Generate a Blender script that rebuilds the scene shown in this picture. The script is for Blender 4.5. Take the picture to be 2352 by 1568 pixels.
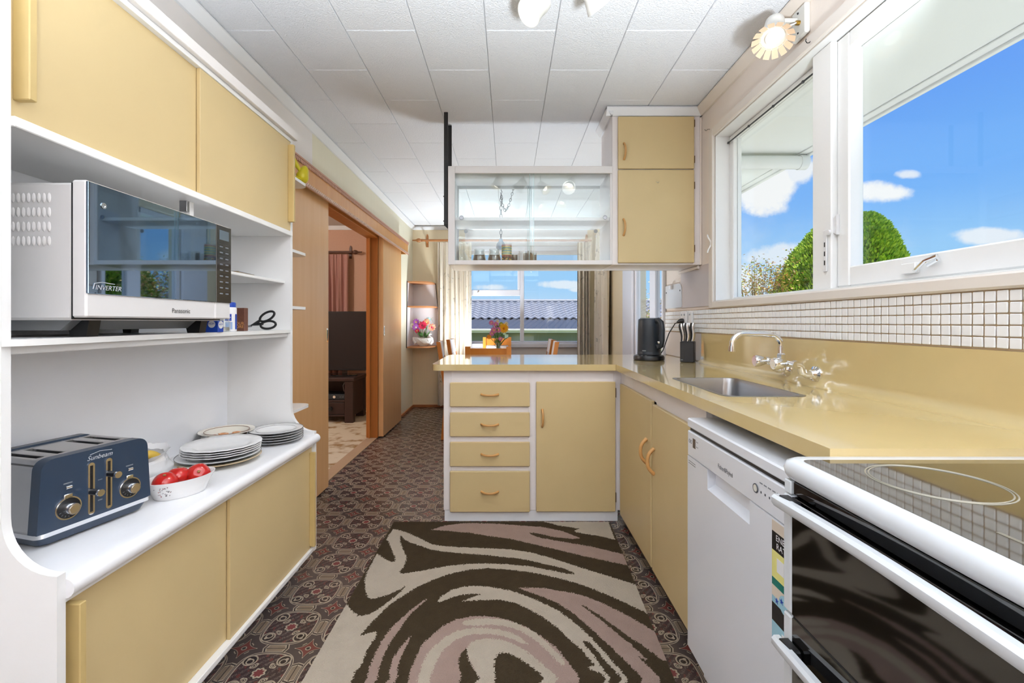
import bpy, bmesh, math, random
from mathutils import Vector, Matrix
from mathutils.noise import noise as pnoise

random.seed(7)
for _o in list(bpy.data.objects):
    bpy.data.objects.remove(_o)
SC = bpy.context.scene
COL = SC.collection
PI = math.pi

# ------------------------------------------------------------------ camera
CAM_H = 1.165
cd = bpy.data.cameras.new('camera'); cam = bpy.data.objects.new('camera', cd); COL.objects.link(cam)
cam.location = (0, 0, CAM_H); cam.rotation_euler = (PI / 2, 0, 0)
cd.sensor_fit = 'HORIZONTAL'; cd.sensor_width = 36.0; cd.lens = 1045.0 / 2352 * 36
cd.shift_x = (1176 - 1168) / 2352.0
cd.shift_y = (740 - 784) / 2352.0
cd.clip_start = 0.02; cd.clip_end = 300
SC.camera = cam
SC.view_settings.view_transform = 'Standard'; SC.view_settings.look = 'None'
SC.view_settings.exposure = 0.0; SC.view_settings.gamma = 1.0
SC.view_settings.use_curve_mapping = False

# ------------------------------------------------------------------ node expression helper
class E:
    """tiny wrapper so that shader maths can be written as python expressions"""
    def __init__(s, nt, sock): s.nt = nt; s.s = sock
    def _op(s, op, *a):
        n = s.nt.nodes.new('ShaderNodeMath'); n.operation = op
        for i, x in enumerate((s,) + a):
            if isinstance(x, E): s.nt.links.new(x.s, n.inputs[i])
            else: n.inputs[i].default_value = x
        return E(s.nt, n.outputs[0])
    def __add__(s, o): return s._op('ADD', o)
    __radd__ = __add__
    def __sub__(s, o): return s._op('SUBTRACT', o)
    def __rsub__(s, o): return (s * -1.0) + o
    def __mul__(s, o): return s._op('MULTIPLY', o)
    __rmul__ = __mul__
    def __truediv__(s, o): return s._op('DIVIDE', o)
    def abs(s): return s._op('ABSOLUTE')
    def sqrt(s): return s._op('SQRT')
    def min(s, o): return s._op('MINIMUM', o)
    def max(s, o): return s._op('MAXIMUM', o)
    def sin(s): return s._op('SINE')
    def lt(s, o): return s._op('LESS_THAN', o)
    def gt(s, o): return s._op('GREATER_THAN', o)
    def fl(s): return s._op('FLOOR')
    def atan2(s, o): return s._op('ARCTAN2', o)
    def pow(s, o): return s._op('POWER', o)
    def smooth(s, a, b):
        n = s.nt.nodes.new('ShaderNodeMapRange'); n.interpolation_type = 'SMOOTHSTEP'
        s.nt.links.new(s.s, n.inputs[0]); n.inputs[1].default_value = a; n.inputs[2].default_value = b
        return E(s.nt, n.outputs[0])
def mixc(nt, fac, a, b):
    n = nt.nodes.new('ShaderNodeMix'); n.data_type = 'RGBA'
    for x, i in ((fac, 0), (a, 6), (b, 7)):
        if isinstance(x, E): nt.links.new(x.s, n.inputs[i])
        elif hasattr(x, 'links'): nt.links.new(x, n.inputs[i])
        elif i == 0: n.inputs[i].default_value = x
        else: n.inputs[i].default_value = (x[0], x[1], x[2], 1)
    return n.outputs[2]
def S(r, g, b):
    """sRGB 0-255 to linear"""
    f = lambda c: (c / 255 / 12.92) if c / 255 <= 0.04045 else ((c / 255 + 0.055) / 1.055) ** 2.4
    return (f(r), f(g), f(b))

# ------------------------------------------------------------------ sky
W = bpy.data.worlds.new('sky'); SC.world = W; W.use_nodes = True
nt = W.node_tree; nt.nodes.clear()
tc = nt.nodes.new('ShaderNodeTexCoord'); sp = nt.nodes.new('ShaderNodeSeparateXYZ')
nt.links.new(tc.outputs['Generated'], sp.inputs[0])
dx, dy, dz = (E(nt, sp.outputs[i]) for i in range(3))
ramp = nt.nodes.new('ShaderNodeValToRGB'); nt.links.new(dz.max(0.0).s, ramp.inputs[0])
cr = ramp.color_ramp; cr.interpolation = 'EASE'
cr.elements[0].position = 0.0; cr.elements[0].color = (*S(196, 226, 252), 1)
cr.elements[1].position = 1.0; cr.elements[1].color = (*S(70, 128, 232), 1)
for p_, c_ in ((0.10, S(158, 210, 254)), (0.24, S(120, 182, 254)), (0.42, S(98, 158, 249))):
    e_ = cr.elements.new(p_); e_.color = (*c_, 1)
def fbm(scale, detail=5.0, rough=0.6, dist=0.0, vec=None):
    n = nt.nodes.new('ShaderNodeTexNoise'); n.inputs['Scale'].default_value = scale
    n.inputs['Detail'].default_value = detail; n.inputs['Roughness'].default_value = rough
    n.inputs['Distortion'].default_value = dist
    nt.links.new((vec or tc.outputs['Generated']), n.inputs['Vector'])
    return E(nt, n.outputs['Fac'])
u_, w_ = dx / dy.max(0.05), dz / dy.max(0.05)
n1 = fbm(9.0, 8.0, 0.62); n2 = fbm(26.0, 5.0, 0.6)
cl = None
for (u0, w0, a, b, g) in ((0.545, 0.29, 0.105, 0.062, 1.0), (0.645, 0.335, 0.05, 0.035, .9), (0.81, 0.285, 0.085, 0.030, 1.0), (0.875, 0.325, 0.035, 0.014, .8),
                          (0.62, 0.145, 0.14, 0.035, .7), (1.06, 0.19, 0.10, 0.022, .8), (0.50, 0.09, 0.10, 0.05, .8),
                          (-0.04, 0.077, 0.05, 0.010, .75), (0.115, 0.083, 0.06, 0.011, .7), (0.16, 0.072, 0.03, 0.007, .7)):
    q = ((u_ - u0) / a); r = ((w_ - w0) / b)
    v = (1.0 - (q * q + r * r)) + (n1 - 0.5) * 3.0 + (n2 - 0.5) * 1.2
    v = v.smooth(0.0, 0.75) * g * dy.gt(0.05)
    cl = v if cl is None else cl.max(v)
haze = (fbm(3.2, 6.0, 0.6) * 1.0).smooth(0.50, 0.74) * (1.0 - dz.smooth(0.10, 0.30)) * 0.35
fac = cl.max(haze)
bgc = mixc(nt, fac, ramp.outputs[0], S(250, 252, 255))
bg = nt.nodes.new('ShaderNodeBackground'); nt.links.new(bgc, bg.inputs[0]); bg.inputs[1].default_value = 1.0
wo = nt.nodes.new('ShaderNodeOutputWorld'); nt.links.new(bg.outputs[0], wo.inputs[0])

# ------------------------------------------------------------------ sun (comes over the roof from behind the house)
sl = bpy.data.lights.new('sun', 'SUN'); sl.energy = 7.5; sl.angle = 0.01; sl.color = (1, .96, .88)
sun = bpy.data.objects.new('sun', sl); COL.objects.link(sun)
sun.rotation_euler = Vector((-0.20, 0.22, -0.95)).to_track_quat('-Z', 'Y').to_euler()

# ------------------------------------------------------------------ mesh builder
class MB:
    def __init__(s): s.v = []; s.f = []; s.mi = []; s.cur = 0
    def add(s, vs, fs):
        o = len(s.v); s.v += [tuple(v) for v in vs]
        for f in fs: s.f.append([o + i for i in f]); s.mi.append(s.cur)
        return s
    def box(s, x0, x1, y0, y1, z0, z1, b=0.0):
        if x1 < x0: x0, x1 = x1, x0
        if y1 < y0: y0, y1 = y1, y0
        if z1 < z0: z0, z1 = z1, z0
        b = min(b, (x1 - x0) * .49, (y1 - y0) * .49, (z1 - z0) * .49)
        if b <= 0:
            return s.add([(x, y, z) for x in (x0, x1) for y in (y0, y1) for z in (z0, z1)],
                         [(0, 1, 3, 2), (4, 6, 7, 5), (0, 4, 5, 1), (2, 3, 7, 6), (0, 2, 6, 4), (1, 5, 7, 3)])
        X, Y, Z = (x0, x1), (y0, y1), (z0, z1); g = (1, -1)
        vs = []; ix = {}
        for i in (0, 1):
            for j in (0, 1):
                for k in (0, 1):
                    for a in range(3):
                        ix[i, j, k, a] = len(vs)
                        p = [X[i] + g[i] * b, Y[j] + g[j] * b, Z[k] + g[k] * b]; p[a] = (X[i], Y[j], Z[k])[a]; vs.append(p)
        fs = []
        for i in (0, 1):
            fs.append([ix[i, 0, 0, 0], ix[i, 1, 0, 0], ix[i, 1, 1, 0], ix[i, 0, 1, 0]])
            fs.append([ix[0, i, 0, 1], ix[1, i, 0, 1], ix[1, i, 1, 1], ix[0, i, 1, 1]])
            fs.append([ix[0, 0, i, 2], ix[1, 0, i, 2], ix[1, 1, i, 2], ix[0, 1, i, 2]])
        for i in (0, 1):
            for j in (0, 1):
                fs.append([ix[i, j, 0, 0], ix[i, j, 1, 0], ix[i, j, 1, 1], ix[i, j, 0, 1]])
                fs.append([ix[i, 0, j, 0], ix[i, 1, j, 0], ix[i, 1, j, 2], ix[i, 0, j, 2]])
                fs.append([ix[0, i, j, 1], ix[1, i, j, 1], ix[1, i, j, 2], ix[0, i, j, 2]])
                for k in (0, 1): fs.append([ix[i, j, k, 0], ix[i, j, k, 1], ix[i, j, k, 2]])
        return s.add(vs, fs)
    def lathe(s, prof, c=(0, 0, 0), n=24, sx=1.0, sy=1.0, close=True):
        """prof: (radius, z) from bottom to top"""
        vs = []; fs = []; m = len(prof)
        for r, z in prof:
            for i in range(n):
                a = 2 * PI * i / n; vs.append((c[0] + r * sx * math.cos(a), c[1] + r * sy * math.sin(a), c[2] + z))
        for j in range(m - 1):
            for i in range(n):
                k = (i + 1) % n; fs.append((j * n + i, j * n + k, (j + 1) * n + k, (j + 1) * n + i))
        if close:
            if prof[0][0] > 1e-5: fs.append(tuple(range(n))[::-1])
            if prof[-1][0] > 1e-5: fs.append(tuple((m - 1) * n + i for i in range(n)))
        return s.add(vs, fs)
    def tube(s, pts, r, n=10, cap=True, flat=None):
        P = [Vector(p) for p in pts]; m = len(P); vs = []; fs = []
        R = r if isinstance(r, (list, tuple)) else [r] * m
        t0 = (P[1] - P[0]).normalized()
        up = Vector((0, 0, 1)) if abs(t0.z) < .9 else Vector((1, 0, 0))
        nn = (up - t0 * up.dot(t0)).normalized()
        for i in range(m):
            t = (P[min(i + 1, m - 1)] - P[max(i - 1, 0)]).normalized()
            nn = (nn - t * nn.dot(t)).normalized(); bb = t.cross(nn)
            for k in range(n):
                a = 2 * PI * k / n
                vs.append(P[i] + (nn * math.cos(a) * (flat or 1) + bb * math.sin(a)) * R[i])
        for i in range(m - 1):
            for k in range(n):
                l = (k + 1) % n; fs.append((i * n + k, i * n + l, (i + 1) * n + l, (i + 1) * n + k))
        if cap: fs.append(tuple(range(n))); fs.append(tuple((m - 1) * n + k for k in range(n)))
        return s.add(vs, fs)
    def cyl(s, a, b, r, n=16, r2=None): return s.tube([a, b], [r, r if r2 is None else r2], n)
    def prism(s, poly, ax, d0, d1):
        """poly in the two remaining axes (cyclic order xy / yz / xz), extruded along ax"""
        def P(p, d):
            return {'z': (p[0], p[1], d), 'y': (p[0], d, p[1]), 'x': (d, p[0], p[1])}[ax]
        n = len(poly); vs = [P(p, d0) for p in poly] + [P(p, d1) for p in poly]
        fs = [tuple(range(n))[::-1], tuple(n + i for i in range(n))]
        fs += [(i, (i + 1) % n, n + (i + 1) % n, n + i) for i in range(n)]
        return s.add(vs, fs)
    def ell(s, c, r, n=14, m=9):
        rx, ry, rz = (r, r, r) if not isinstance(r, (tuple, list)) else r
        pr = [(math.sin(PI * j / m), -math.cos(PI * j / m)) for j in range(m + 1)]
        vs = [(c[0], c[1], c[2] - rz)]; fs = []
        for p, z in pr[1:-1]:
            for i in range(n):
                a = 2 * PI * i / n; vs.append((c[0] + rx * p * math.cos(a), c[1] + ry * p * math.sin(a), c[2] + rz * z))
        vs.append((c[0], c[1], c[2] + rz)); L = len(vs) - 1
        for i in range(n):
            k = (i + 1) % n; fs.append((0, 1 + k, 1 + i)); fs.append((L, L - n + i, L - n + k))
            for j in range(m - 2): fs.append((1 + j * n + i, 1 + j * n + k, 1 + (j + 1) * n + k, 1 + (j + 1) * n + i))
        return s.add(vs, fs)
    def quad(s, a, b, c, d): return s.add([a, b, c, d], [(0, 1, 2, 3)])
    def grid(s, fn, nu, nv, wrap=False):
        vs = [fn(i / nu, j / nv) for j in range(nv + 1) for i in range(nu + 1)]
        fs = [(j * (nu + 1) + i, j * (nu + 1) + i + 1, (j + 1) * (nu + 1) + i + 1, (j + 1) * (nu + 1) + i) for j in range(nv) for i in range(nu)]
        return s.add(vs, fs)
    def xf(s, M, start=0):
        for i in range(start, len(s.v)): s.v[i] = tuple(M @ Vector(s.v[i]))
        return s
    def build(s, name, mat, parent=None, label=None, cat=None, group=None, kind=None, sharp=35, local=False, loc=None, flip=True):
        me = bpy.data.meshes.new(name)
        vs = s.v
        root = ROOTM.get(parent.name) if parent else None
        org = None
        if parent and root is not None and not local:
            inv = root.inverted(); vs = [tuple(inv @ Vector(v)) for v in vs]
        elif not parent:
            if loc is None:
                xs = [v[0] for v in vs]; ys = [v[1] for v in vs]; zs = [v[2] for v in vs]
                loc = ((min(xs) + max(xs)) / 2, (min(ys) + max(ys)) / 2, min(zs))
            org = loc; vs = [(v[0] - loc[0], v[1] - loc[1], v[2] - loc[2]) for v in vs]
        me.from_pydata(vs, [], s.f); me.validate()
        if flip and len(s.f) < 30000:
            bm = bmesh.new(); bm.from_mesh(me); bmesh.ops.recalc_face_normals(bm, faces=bm.faces); bm.to_mesh(me); bm.free()
        ml = mat if isinstance(mat, (list, tuple)) else [mat]
        for m in ml: me.materials.append(m)
        if len(ml) > 1 and len(me.polygons) == len(s.mi):
            me.polygons.foreach_set('material_index', s.mi)
        if sharp:
            me.polygons.foreach_set('use_smooth', [True] * len(me.polygons)); me.set_sharp_from_angle(angle=math.radians(sharp))
        o = bpy.data.objects.new(name, me); COL.objects.link(o)
        if parent: o.parent = parent; ROOTM[o.name] = ROOTM.get(parent.name)
        else: o.location = org; ROOTM[o.name] = Matrix.Translation(org)
        return tag(o, label, cat, group, kind)
ROOTM = {}
def tag(o, label=None, cat=None, group=None, kind=None):
    if label: o['label'] = label
    if cat: o['category'] = cat
    if group: o['group'] = group
    if kind: o['kind'] = kind
    return o
def thing(name, label=None, cat=None, loc=(0, 0, 0), rz=0.0, group=None, kind=None):
    o = bpy.data.objects.new(name, None); COL.objects.link(o); o.empty_display_size = .05
    o.location = loc; o.rotation_euler = (0, 0, rz)
    ROOTM[o.name] = Matrix.Translation(loc) @ Matrix.Rotation(rz, 4, 'Z')
    return tag(o, label, cat, group, kind)
def copy_tree(o, parent=None, loc=None, rz=None, label=None):
    c = o.copy(); COL.objects.link(c)
    if parent: c.parent = parent
    if loc is not None: c.location = loc
    if rz is not None: c.rotation_euler = (0, 0, rz)
    if label: c['label'] = label
    for ch in list(o.children): copy_tree(ch, c)
    return c
def B(name, mat, parent, x0, x1, y0, y1, z0, z1, b=0.002, **k):
    return MB().box(x0, x1, y0, y1, z0, z1, b).build(name, mat, parent, **k)
_fc = bpy.data.curves.new('font_source', 'FONT'); _fo = bpy.data.objects.new('font_source', _fc); COL.objects.link(_fo)
def text(body, size, loc, xd, yd, mat, parent, name='lettering', ext=0.0006, sx=1.0, align='CENTER', shear=0.0):
    _fc.body = body; _fc.size = size; _fc.align_x = align; _fc.align_y = 'CENTER'; _fc.shear = shear; _fc.resolution_u = 3
    dg = bpy.context.evaluated_depsgraph_get(); dg.update()
    tm = bpy.data.meshes.new_from_object(_fo.evaluated_get(dg), depsgraph=dg)
    xd = Vector(xd).normalized(); yd = Vector(yd).normalized(); nd = xd.cross(yd); loc = Vector(loc)
    mb = MB()
    mb.add([loc + xd * v.co.x * sx + yd * v.co.y + nd * ext for v in tm.vertices], [tuple(p.vertices) for p in tm.polygons])
    bpy.data.meshes.remove(tm)
    return mb.build(name, mat, parent, sharp=None, flip=False)

# ------------------------------------------------------------------ materials
MATS = {}
def mat(key, col=(.8, .8, .8), rough=.5, metal=0.0, spec=.5, var=0.0, vscale=8.0, bump=0.0, bscale=60.0, coat=0.0, stretch=None, col2=None, trans=0.0, emit=None, estr=0.0, alpha=None, sheen=0.0, subs=0.0, cont=None, vdetail=4.0):
    if key in MATS: return MATS[key]
    m = bpy.data.materials.new(key); m.use_nodes = True; t = m.node_tree; p = t.nodes['Principled BSDF']
    p.inputs['Base Color'].default_value = (*col, 1); p.inputs['Roughness'].default_value = rough
    p.inputs['Metallic'].default_value = metal; p.inputs['Specular IOR Level'].default_value = spec
    p.inputs['Coat Weight'].default_value = coat; p.inputs['Coat Roughness'].default_value = .06
    p.inputs['Transmission Weight'].default_value = trans
    if sheen: p.inputs['Sheen Weight'].default_value = sheen
    if subs: p.inputs['Subsurface Weight'].default_value = subs; p.inputs['Subsurface Radius'].default_value = (.02, .01, .005)
    if emit: p.inputs['Emission Color'].default_value = (*emit, 1); p.inputs['Emission Strength'].default_value = estr
    if alpha is not None: p.inputs['Alpha'].default_value = alpha
    co = None
    def coord():
        nonlocal co
        if co is None:
            c = t.nodes.new('ShaderNodeTexCoord'); mp = t.nodes.new('ShaderNodeMapping')
            t.links.new(c.outputs['Object'], mp.inputs[0]); mp.inputs['Scale'].default_value = stretch or (1, 1, 1); co = mp.outputs[0]
        return co
    if var or col2:
        n = t.nodes.new('ShaderNodeTexNoise'); n.inputs['Scale'].default_value = vscale; n.inputs['Detail'].default_value = vdetail
        t.links.new(coord(), n.inputs['Vector'])
        f = E(t, n.outputs['Fac'])
        if cont: f = f.smooth(*cont)
        c2 = col2 or tuple(max(0, c * (1 - var)) for c in col)
        c1 = col if col2 else tuple(min(1, c * (1 + var * .6)) for c in col)
        t.links.new(mixc(t, f, c1, c2), p.inputs['Base Color'])
    if bump:
        n = t.nodes.new('ShaderNodeTexNoise'); n.inputs['Scale'].default_value = bscale; n.inputs['Detail'].default_value = 3
        t.links.new(coord(), n.inputs['Vector']); b = t.nodes.new('ShaderNodeBump')
        b.inputs['Strength'].default_value = bump; b.inputs['Distance'].default_value = .01
        t.links.new(n.outputs['Fac'], b.inputs['Height']); t.links.new(b.outputs[0], p.inputs['Normal'])
    MATS[key] = m; return m
def glassmat(key, tint=(1, 1, 1), refl=1.0, rough=0.0):
    if key in MATS: return MATS[key]
    m = bpy.data.materials.new(key); m.use_nodes = True; t = m.node_tree; t.nodes.clear()
    tr = t.nodes.new('ShaderNodeBsdfTransparent'); tr.inputs[0].default_value = (*tint, 1)
    gl = t.nodes.new('ShaderNodeBsdfGlossy'); gl.inputs['Roughness'].default_value = rough; gl.inputs[0].default_value = (1, 1, 1, 1)
    lw = t.nodes.new('ShaderNodeLayerWeight'); lw.inputs['Blend'].default_value = .5
    f = (E(t, lw.outputs['Facing']).pow(5.0) * .95 + .045) * refl
    mx = t.nodes.new('ShaderNodeMixShader'); t.links.new(f.s, mx.inputs[0]); t.links.new(tr.outputs[0], mx.inputs[1]); t.links.new(gl.outputs[0], mx.inputs[2])
    o = t.nodes.new('ShaderNodeOutputMaterial'); t.links.new(mx.outputs[0], o.inputs[0])
    MATS[key] = m; return m
def emitmat(key, col, s):
    if key in MATS: return MATS[key]
    m = bpy.data.materials.new(key); m.use_nodes = True; t = m.node_tree; t.nodes.clear()
    e = t.nodes.new('ShaderNodeEmission'); e.inputs[0].default_value = (*col, 1); e.inputs[1].default_value = s
    o = t.nodes.new('ShaderNodeOutputMaterial'); t.links.new(e.outputs[0], o.inputs[0]); MATS[key] = m; return m

YEL = mat('yellow paint', S(213, 190, 142), .42, var=.05, vscale=5, bump=.02, bscale=120)
YELD = mat('yellow paint worn', S(204, 178, 120), .45, var=.12, vscale=14)
WHT = mat('white paint', S(241, 241, 241), .38, var=.02, vscale=4)
WHTG = mat('white gloss paint', S(242, 242, 241), .25, var=.02, vscale=4)
WHTC = mat('cool white laminate', S(240, 241, 245), .35, var=.02, vscale=5)
FRAME = mat('cabinet frame paint', S(234, 228, 228), .38, var=.03, vscale=4)
BENCH = mat('bench laminate', S(210, 188, 136), .12, var=.05, vscale=9, spec=.7, coat=.6)
CEIL = mat('ceiling tile paint', S(235, 237, 242), .7, bump=.55, bscale=170, var=.02, vscale=3)
CEILB = mat('ceiling slab', S(190, 190, 190), .8)
WALLK = mat('kitchen wall paint', S(234, 222, 212), .5, bump=.05, bscale=90)
WALLP = mat('pale lilac wall paint', S(236, 231, 229), .5, bump=.04, bscale=90)
WALLG = mat('cream wallpaper', S(233, 228, 206), .6, var=.03, vscale=30, stretch=(1, 1, .06), bump=.1, bscale=200)
WALLB = mat('beige wallpaper', S(230, 213, 180), .6, var=.05, vscale=60, stretch=(1, 1, .04), bump=.1, bscale=200)
LIVW = mat('terracotta wallpaper', S(200, 158, 134), .65, var=.08, vscale=60)
OAK = mat('honey timber veneer', S(214, 160, 98), .42, stretch=(9, 9, .7), vscale=3.2, col2=S(196, 134, 76), bump=.02, bscale=40, coat=.1)
OAKP = mat('pale timber veneer', S(230, 186, 134), .36, stretch=(7, 7, .55), vscale=3.0, col2=S(216, 164, 108), coat=.15)
OAKD = mat('orange timber', S(190, 122, 56), .4, stretch=(9, 9, .7), vscale=3.0, col2=S(160, 92, 36))
RAIL = mat('timber rail', S(186, 128, 76), .42, stretch=(2, 12, 12), vscale=4, col2=S(158, 98, 52))
HAND = mat('amber timber handle', S(212, 160, 98), .35, var=.12, vscale=20)
CHROME = mat('chrome', (.85, .86, .88), .06, 1.0)
STEEL = mat('brushed steel', (.38, .385, .40), .28, 1.0, var=.06, vscale=30, stretch=(1, 40, 1))
BLK = mat('black plastic', S(24, 25, 28), .35)
BLKS = mat('black satin metal', S(22, 23, 26), .45)
RUBBER = mat('dark rubber', S(34, 34, 36), .7)
GLASS = glassmat('window glass', (.985, .995, .99), .45)
CABGL = glassmat('cabinet glass', (.96, .985, .985), 1.0)
CLEAR = glassmat('drinking glass', (.965, .98, .98), 1.6, .02)
BRASS = mat('brass', S(176, 138, 60), .3, 1.0)
print('base ok')

# lamp powers (watts)
SPOT_W, SPOT_FILL_W, FILL_K, FILL_D, LIV_W = 4.0, 19.0, 850.0, 820.0, 80.0  # all but the first power unseen heads and lamps added as fill
# ================================================================== SETTING
XL, XR, H, YB, YF = -1.32, 1.195, 2.49, 6.26, -2.2
# ---- vinyl floor: printed medallion pattern, 0.229 m repeat
def vinyl():
    m = bpy.data.materials.new('patterned vinyl'); m.use_nodes = True; t = m.node_tree; p = t.nodes['Principled BSDF']
    tc = t.nodes.new('ShaderNodeTexCoord'); s = t.nodes.new('ShaderNodeSeparateXYZ'); t.links.new(tc.outputs['Object'], s.inputs[0])
    wob = t.nodes.new('ShaderNodeTexNoise'); wob.inputs['Scale'].default_value = 55; wob.inputs['Detail'].default_value = 2
    t.links.new(tc.outputs['Object'], wob.inputs['Vector'])
    nz = E(t, wob.outputs['Fac']) - .5
    P = 0.229
    x = (E(t, s.outputs[0]) + 0.831) / P; y = (E(t, s.outputs[1]) - 1.512) / P
    u = x - (x + .5).fl(); v = y - (y + .5).fl()
    au, av = u.abs(), v.abs()
    r = (u * u + v * v).sqrt()
    def d2(a, b): return ((au - a) * (au - a) + (av - b) * (av - b)).sqrt()
    def ring(d, rad, w): return (d - rad).abs().lt(w)
    base = S(72, 62, 60); lt_ = S(158, 144, 128); tan = S(124, 108, 92); red = S(104, 54, 50); dk = S(44, 36, 38)
    # dark medallion, slightly square
    rm = (au.pow(3.0) + av.pow(3.0)).pow(1 / 3.0)
    med = rm.lt(.375 + 0)
    c = mixc(t, med, base, S(58, 44, 46))
    swirl = ((u * 46.0 + nz * 22.0).sin() * (v * 46.0 + nz * 22.0).sin()).gt(.42) * med
    c = mixc(t, swirl * .6, c, S(112, 98, 92))
    reds = ((u * 30.0).sin() * (v * 30.0 + nz * 9.0).sin()).gt(.72) * med * r.gt(.16)
    c = mixc(t, reds * .8, c, red)
    c = mixc(t, ring(rm, .385, .010).max(ring(rm, .42, .006)), c, lt_)
    # scroll loops on the diagonals
    d = d2(.255, .245)
    c = mixc(t, d.lt(.098), c, dk)
    c = mixc(t, ring(d, .098, .011).max(ring(d2(.25, .22), .05, .010)).max(d2(.285, .27).lt(.026)), c, lt_)
    # clover leaves
    lf = d2(.135, .135).lt(.046).max(d2(.165, .115).lt(.030)).max(d2(.115, .165).lt(.030))
    c = mixc(t, lf, c, lt_)
    c = mixc(t, d2(.14, .14).lt(.014).max(ring(d2(.14, .14), .032, .004)), c, dk)
    # centre flower
    ang = v.atan2(u)
    pet = r + (ang * 8.0).sin() * .010
    c = mixc(t, pet.lt(.115), c, dk); c = mixc(t, pet.lt(.098), c, lt_); c = mixc(t, pet.lt(.068), c, S(112, 52, 54))
    # tan tablets between medallions
    bu, bv = .5 - au, .5 - av
    def tab(a, b): return (a / .070).max((b + a * .35) / .155)
    for a, b in ((bu, av), (bv, au)):
        tt = tab(a, b)
        c = mixc(t, tt.lt(1.32), c, lt_); c = mixc(t, tt.lt(1.2), c, dk); c = mixc(t, tt.lt(1.05), c, lt_); c = mixc(t, tt.lt(.9), c, tan)
        c = mixc(t, a.lt(.006) * tt.lt(1.0), c, dk)
    # red star in the corners
    rr = (bu * bu + bv * bv).sqrt()
    st = (bu * bv * 34.0) + rr
    c = mixc(t, rr.lt(.20) * st.lt(.40), c, S(66, 56, 54))
    c = mixc(t, (st.lt(.26)) * rr.lt(.21), c, lt_)
    c = mixc(t, (st.lt(.225)) * rr.lt(.19), c, red)
    c = mixc(t, ring(rr, .13, .008) * (bu - bv).abs().lt(.05), c, lt_)
    c = mixc(t, rr.lt(.045), c, dk); c = mixc(t, ring(rr, .035, .007), c, lt_)
    # embossed fine wear
    wn = t.nodes.new('ShaderNodeTexNoise'); wn.inputs['Scale'].default_value = 3.0; wn.inputs['Detail'].default_value = 6
    t.links.new(tc.outputs['Object'], wn.inputs['Vector'])
    c = mixc(t, E(t, wn.outputs['Fac']).smooth(.45, .8) * .22, c, S(150, 132, 118))
    t.links.new(c, p.inputs['Base Color']); p.inputs['Roughness'].default_value = .27
    b = t.nodes.new('ShaderNodeBump'); b.inputs['Strength'].default_value = .25; b.inputs['Distance'].default_value = .002
    t.links.new(c, b.inputs['Height']); t.links.new(b.outputs[0], p.inputs['Normal'])
    return m
VINYL = vinyl()
floor = MB().box(XL, XR, YF, YB, -.06, 0).build('floor', VINYL, None, kind='structure', loc=(0, 0, 0))
CARPET = mat('fawn patterned carpet', S(206, 192, 170), .95, vscale=7, col2=S(150, 114, 70), cont=(.48, .68), bump=.5, bscale=300, vdetail=6)
MB().box(-5.2, -1.42, 2.3, YB, -.06, .004).build('floor', CARPET, None, kind='structure')
MB().box(-1.42, XL, 3.15, 4.60, -.06, .006).build('trim_1', mat('carpet threshold', S(170, 140, 112), .7, var=.1), None, kind='structure')

# ---- ceiling and its tiles
ceil = MB().box(-5.3, XR + .12, YF - .1, YB + .1, H + .004, H + .12).build('ceiling', CEILB, None, kind='structure')
lines = [XL] + [-1.058 + .3183 * k for k in range(8)] + [XR]
full = None
for k in range(len(lines) - 1):
    x0, x1 = lines[k], lines[k + 1]
    if x1 - x0 < .02: continue
    off = 2.06 + (.323 if k % 2 == 1 else 0.0) - .646 * 7
    ys = [YF] + [off + .646 * j for j in range(0, 16) if YF + .05 < off + .646 * j < YB - .05] + [YB]
    for a, b in zip(ys[:-1], ys[1:]):
        w, l = x1 - x0, b - a
        isfull = abs(w - .3183) < .001 and abs(l - .646) < .001
        if isfull and full is not None:
            o = full.copy(); COL.objects.link(o)
        else:
            mb = MB().box(-w / 2 + .0012, w / 2 - .0012, -l / 2 + .0012, l / 2 - .0012, -.008, .004, .003)
            o = mb.build('ceiling_tile', CEIL, ceil, local=True)
            if isfull: full = o
        o.location = Vector(((x0 + x1) / 2, (a + b) / 2, H + .004)) - ceil.location
MB().box(-5.2, -1.42, 2.3, YB, H - .002, H + .003).build('ceiling', mat('living ceiling', S(214, 208, 204), .7), None, kind='structure')

# ---- walls
def wall(name, mats, boxes, kind='structure'):
    mb = MB()
    for b in boxes:
        mb.cur = b[6] if len(b) > 6 else 0
        mb.box(*b[:6])
    return mb.build(name, mats, None, kind=kind, sharp=None)
wall('wall_left', [WALLP, WALLG, LIVW], [
    (-1.42, XL, YF, 3.06, 0, H), (-1.42, XL, 3.06, 3.15, 0, H, 1), (-1.42, XL, 3.15, 4.60, 2.04, H, 1), (-1.42, XL, 4.60, YB, 0, H, 1)])
KW = (0.98, 2.63, 1.285, 2.24)     # kitchen window opening y0 y1 z0 z1
SW = (3.47, 4.30, .30, 2.14)       # dining side window
wr = wall('wall_right', [WALLK, WALLB], [
    (XR, 1.30, YF, KW[0], 0, H), (XR, 1.30, KW[0], KW[1], 0, KW[2]), (XR, 1.30, KW[0], KW[1], KW[3], H), (XR, 1.30, KW[1], SW[0], 0, H),
    (XR, 1.30, SW[0], SW[1], 0, SW[2], 1), (XR, 1.30, SW[0], SW[1], SW[3], H, 1), (XR, 1.30, SW[1], YB, 0, H, 1)])
B('lining_panel', mat('lilac grey board', S(206, 196, 194), .3, var=.08, vscale=6), wr, XR - .006, XR, 2.70, 3.14, 1.262, 1.516, .001)
B('lining_panel', mat('textured board', S(222, 214, 208), .5, bump=.3, bscale=150), wr, XR - .003, XR, 3.145, 3.44, 1.262, 2.0, .001)
B('lining_panel', mat('white splash board', S(226, 218, 214), .3, var=.03), wr, XR - .006, XR, 2.79, 3.46, .925, 1.097, .001)
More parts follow.
